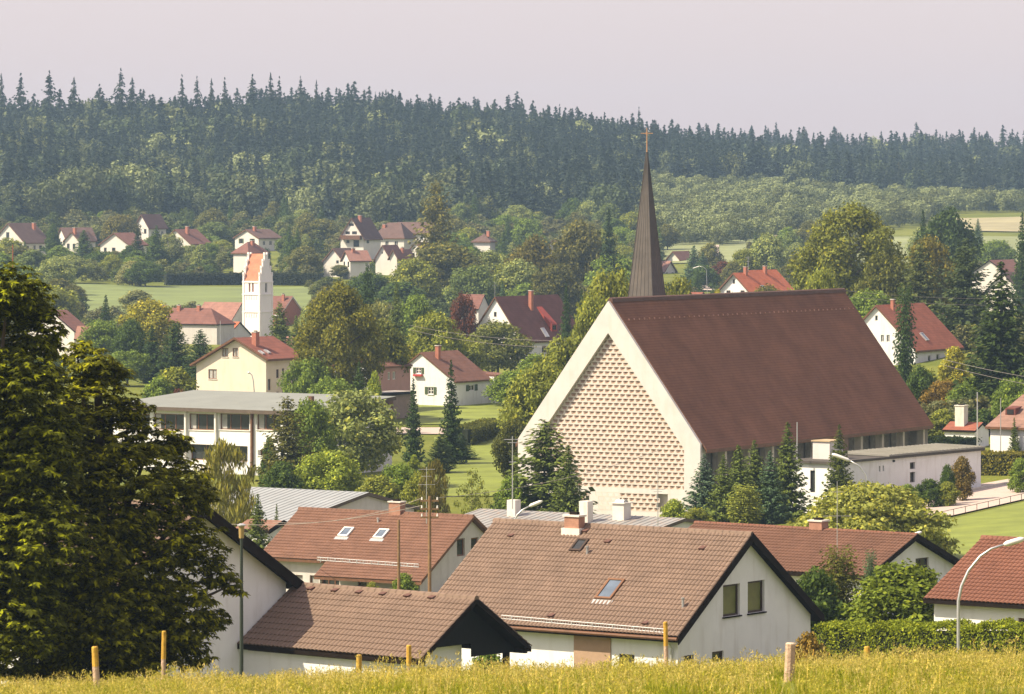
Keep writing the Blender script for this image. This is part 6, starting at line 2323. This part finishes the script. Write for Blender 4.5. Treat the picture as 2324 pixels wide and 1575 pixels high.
# post-top lamp
x, Y = PX(548, 150), 150
z = gz(x, Y)
ht = (HV - 1188) * Y / FPX - z
e = thing('post_top_lamp', 'green metal lamp post with cylinder light before the white gable', 'street lamp', (x, Y, z))
MB().tube([(0, 0, -0.4), (0, 0, ht * 0.5), (0, 0, ht - 0.5)], [0.075, 0.065, 0.05], 10).build('lamp_post', mat('post_green', (0.035, 0.045, 0.035), rough=0.5, var=0.15), e)
MB().tube([(0, 0, ht - 0.5), (0, 0, ht - 0.08)], [0.085, 0.10], 10).build('lamp_glass', mat('lamp_amber', (0.36, 0.25, 0.10), rough=0.3, var=0.1), e)
MB().tube([(0, 0, ht - 0.08), (0, 0, ht - 0.04), (0, 0, ht)], [0.15, 0.15, 0.06], 10).build('lamp_cap', METAL_P, e)


def mast(u, v0, v1, Y, label, name='antenna_mast', r=0.035, bars=(), m=METAL_P):
    w0 = P(u, v1, Y)
    zg = min(w0.z, 1e9)
    e = thing(name, label, 'mast', (w0.x, Y, zg))
    hh = (v1 - v0) * Y / FPX
    MB().tube([(0, 0, -0.6), (0, 0, hh)], [r, r * 0.7], 6).build('pole', m, e)
    for f, wd in bars:
        MB().tube([(-wd, 0, hh * f), (wd, 0.1, hh * f)], r * 0.5, 5).build('antenna_rod', m, e)


mast(1163, 990, 1136, 316, 'thin twin antenna mast on the left stub chimney', r=0.045, bars=((0.6, 0.25), (0.95, 0.6), (0.9, 0.35)))
mast(1493, 1062, 1190, 300, 'thin television antenna before the church gable', r=0.035, bars=((0.98, 0.2), (0.62, 0.5), (0.58, 0.3)))
mast(1900, 1092, 1268, 234, 'thin pale television antenna on the rust brown roof', r=0.022, bars=((0.86, 0.35), (0.55, 0.75)))
mast(1809, 958, 1052, 351, 'silver flagpole left of the white sacristy end', 'flagpole', 0.06)
mast(2218, 890, 1022, 392, 'silver flagpole at the far end of the sacristy', 'flagpole', 0.07)
mast(2271, 903, 1032, 385, 'thin silver pole before the hipped roof', 'flagpole', 0.045)
mast(968, 1060, 1165, 262, 'thin antenna on the brick chimney of the red brown house', r=0.025, bars=((0.95, 0.5), (0.8, 0.3), (0.62, 0.5)))
mast(29, 555, 640, 500, 'rusty red pole above the chestnut at the far left', 'flagpole', 0.07, m=mat('rust_red', (0.3, 0.09, 0.05), var=0.2))
mast(500, 728, 775, 560, 'thin pale mast left of the cream house roof', r=0.05)
mast(1203 - 80, 640, 710, 655, 'thin aerial on the large white house roof', r=0.03, bars=((0.9, 0.4),))
mast(1698, 582, 612, 790, 'aerial above the orange roofs', r=0.05, bars=((0.9, 0.5), (0.6, 0.4)))

WIRE = mat('wire', (0.25, 0.22, 0.2), rough=0.5, var=0.1)


def wire(a, b, sag, label, r=0.018):
    pts = []
    for i in range(13):
        t = i / 12
        p = a.lerp(b, t)
        p.z -= sag * 4 * t * (1 - t)
        pts.append(p - a)
    e = thing('overhead_wire', label, 'wire', a)
    MB().tube(pts, r, 4, cap=False).build('cable', WIRE, e)


wire(P(620, 1185, 275), wp1 - Vector((0.4, 0, 0.1)), 0.5, 'upper overhead wire left of the tall telephone pole')
wire(P(440, 1182, 285), wp1 - Vector((0.4, 0, 0.5)), 0.6, 'lower overhead wire left of the tall telephone pole')
wire(wp1 - Vector((-0.4, 0, 0.1)), P(1500, 1020, 300), 0.5, 'overhead wire from the telephone pole towards the gable')
wire(P(930, 738, 560), P(1420, 770, 430), 0.8, 'upper overhead wire in front of the large white house')
wire(P(930, 748, 560), P(1420, 785, 430), 0.9, 'lower overhead wire in front of the large white house')
wire(P(1880, 655, 470), P(2420, 672, 470), 0.6, 'overhead wire across the huge lime tree')
wire(P(1890, 668, 470), P(2420, 688, 470), 0.6, 'second overhead wire across the huge lime tree')
wire(P(2140, 815, 430), P(2420, 868, 400), 0.2, 'upper of the two wires before the massive spruce', 0.018)
wire(P(2140, 828, 430), P(2420, 886, 400), 0.2, 'lower of the two wires before the massive spruce', 0.018)

# ------------------------------------------------------------------ summer haze in the valley air
hz_ = MB().box(-490, 490, -90, 2490, -32, 64)
ho = hz_.build('haze', [])
tag(ho, kind='stuff')
hm = bpy.data.materials.new('haze_air')
hm.use_nodes = True
nt = hm.node_tree
for n in list(nt.nodes):
    nt.nodes.remove(n)
o_ = nt.nodes.new('ShaderNodeOutputMaterial')
pv = nt.nodes.new('ShaderNodeVolumePrincipled')
pv.inputs['Color'].default_value = (0.50, 0.74, 1.0, 1)
pv.inputs['Density'].default_value = 0.00012
pv.inputs['Anisotropy'].default_value = 0.1
nt.links.new(pv.outputs[0], o_.inputs['Volume'])
ho.data.materials.append(hm)
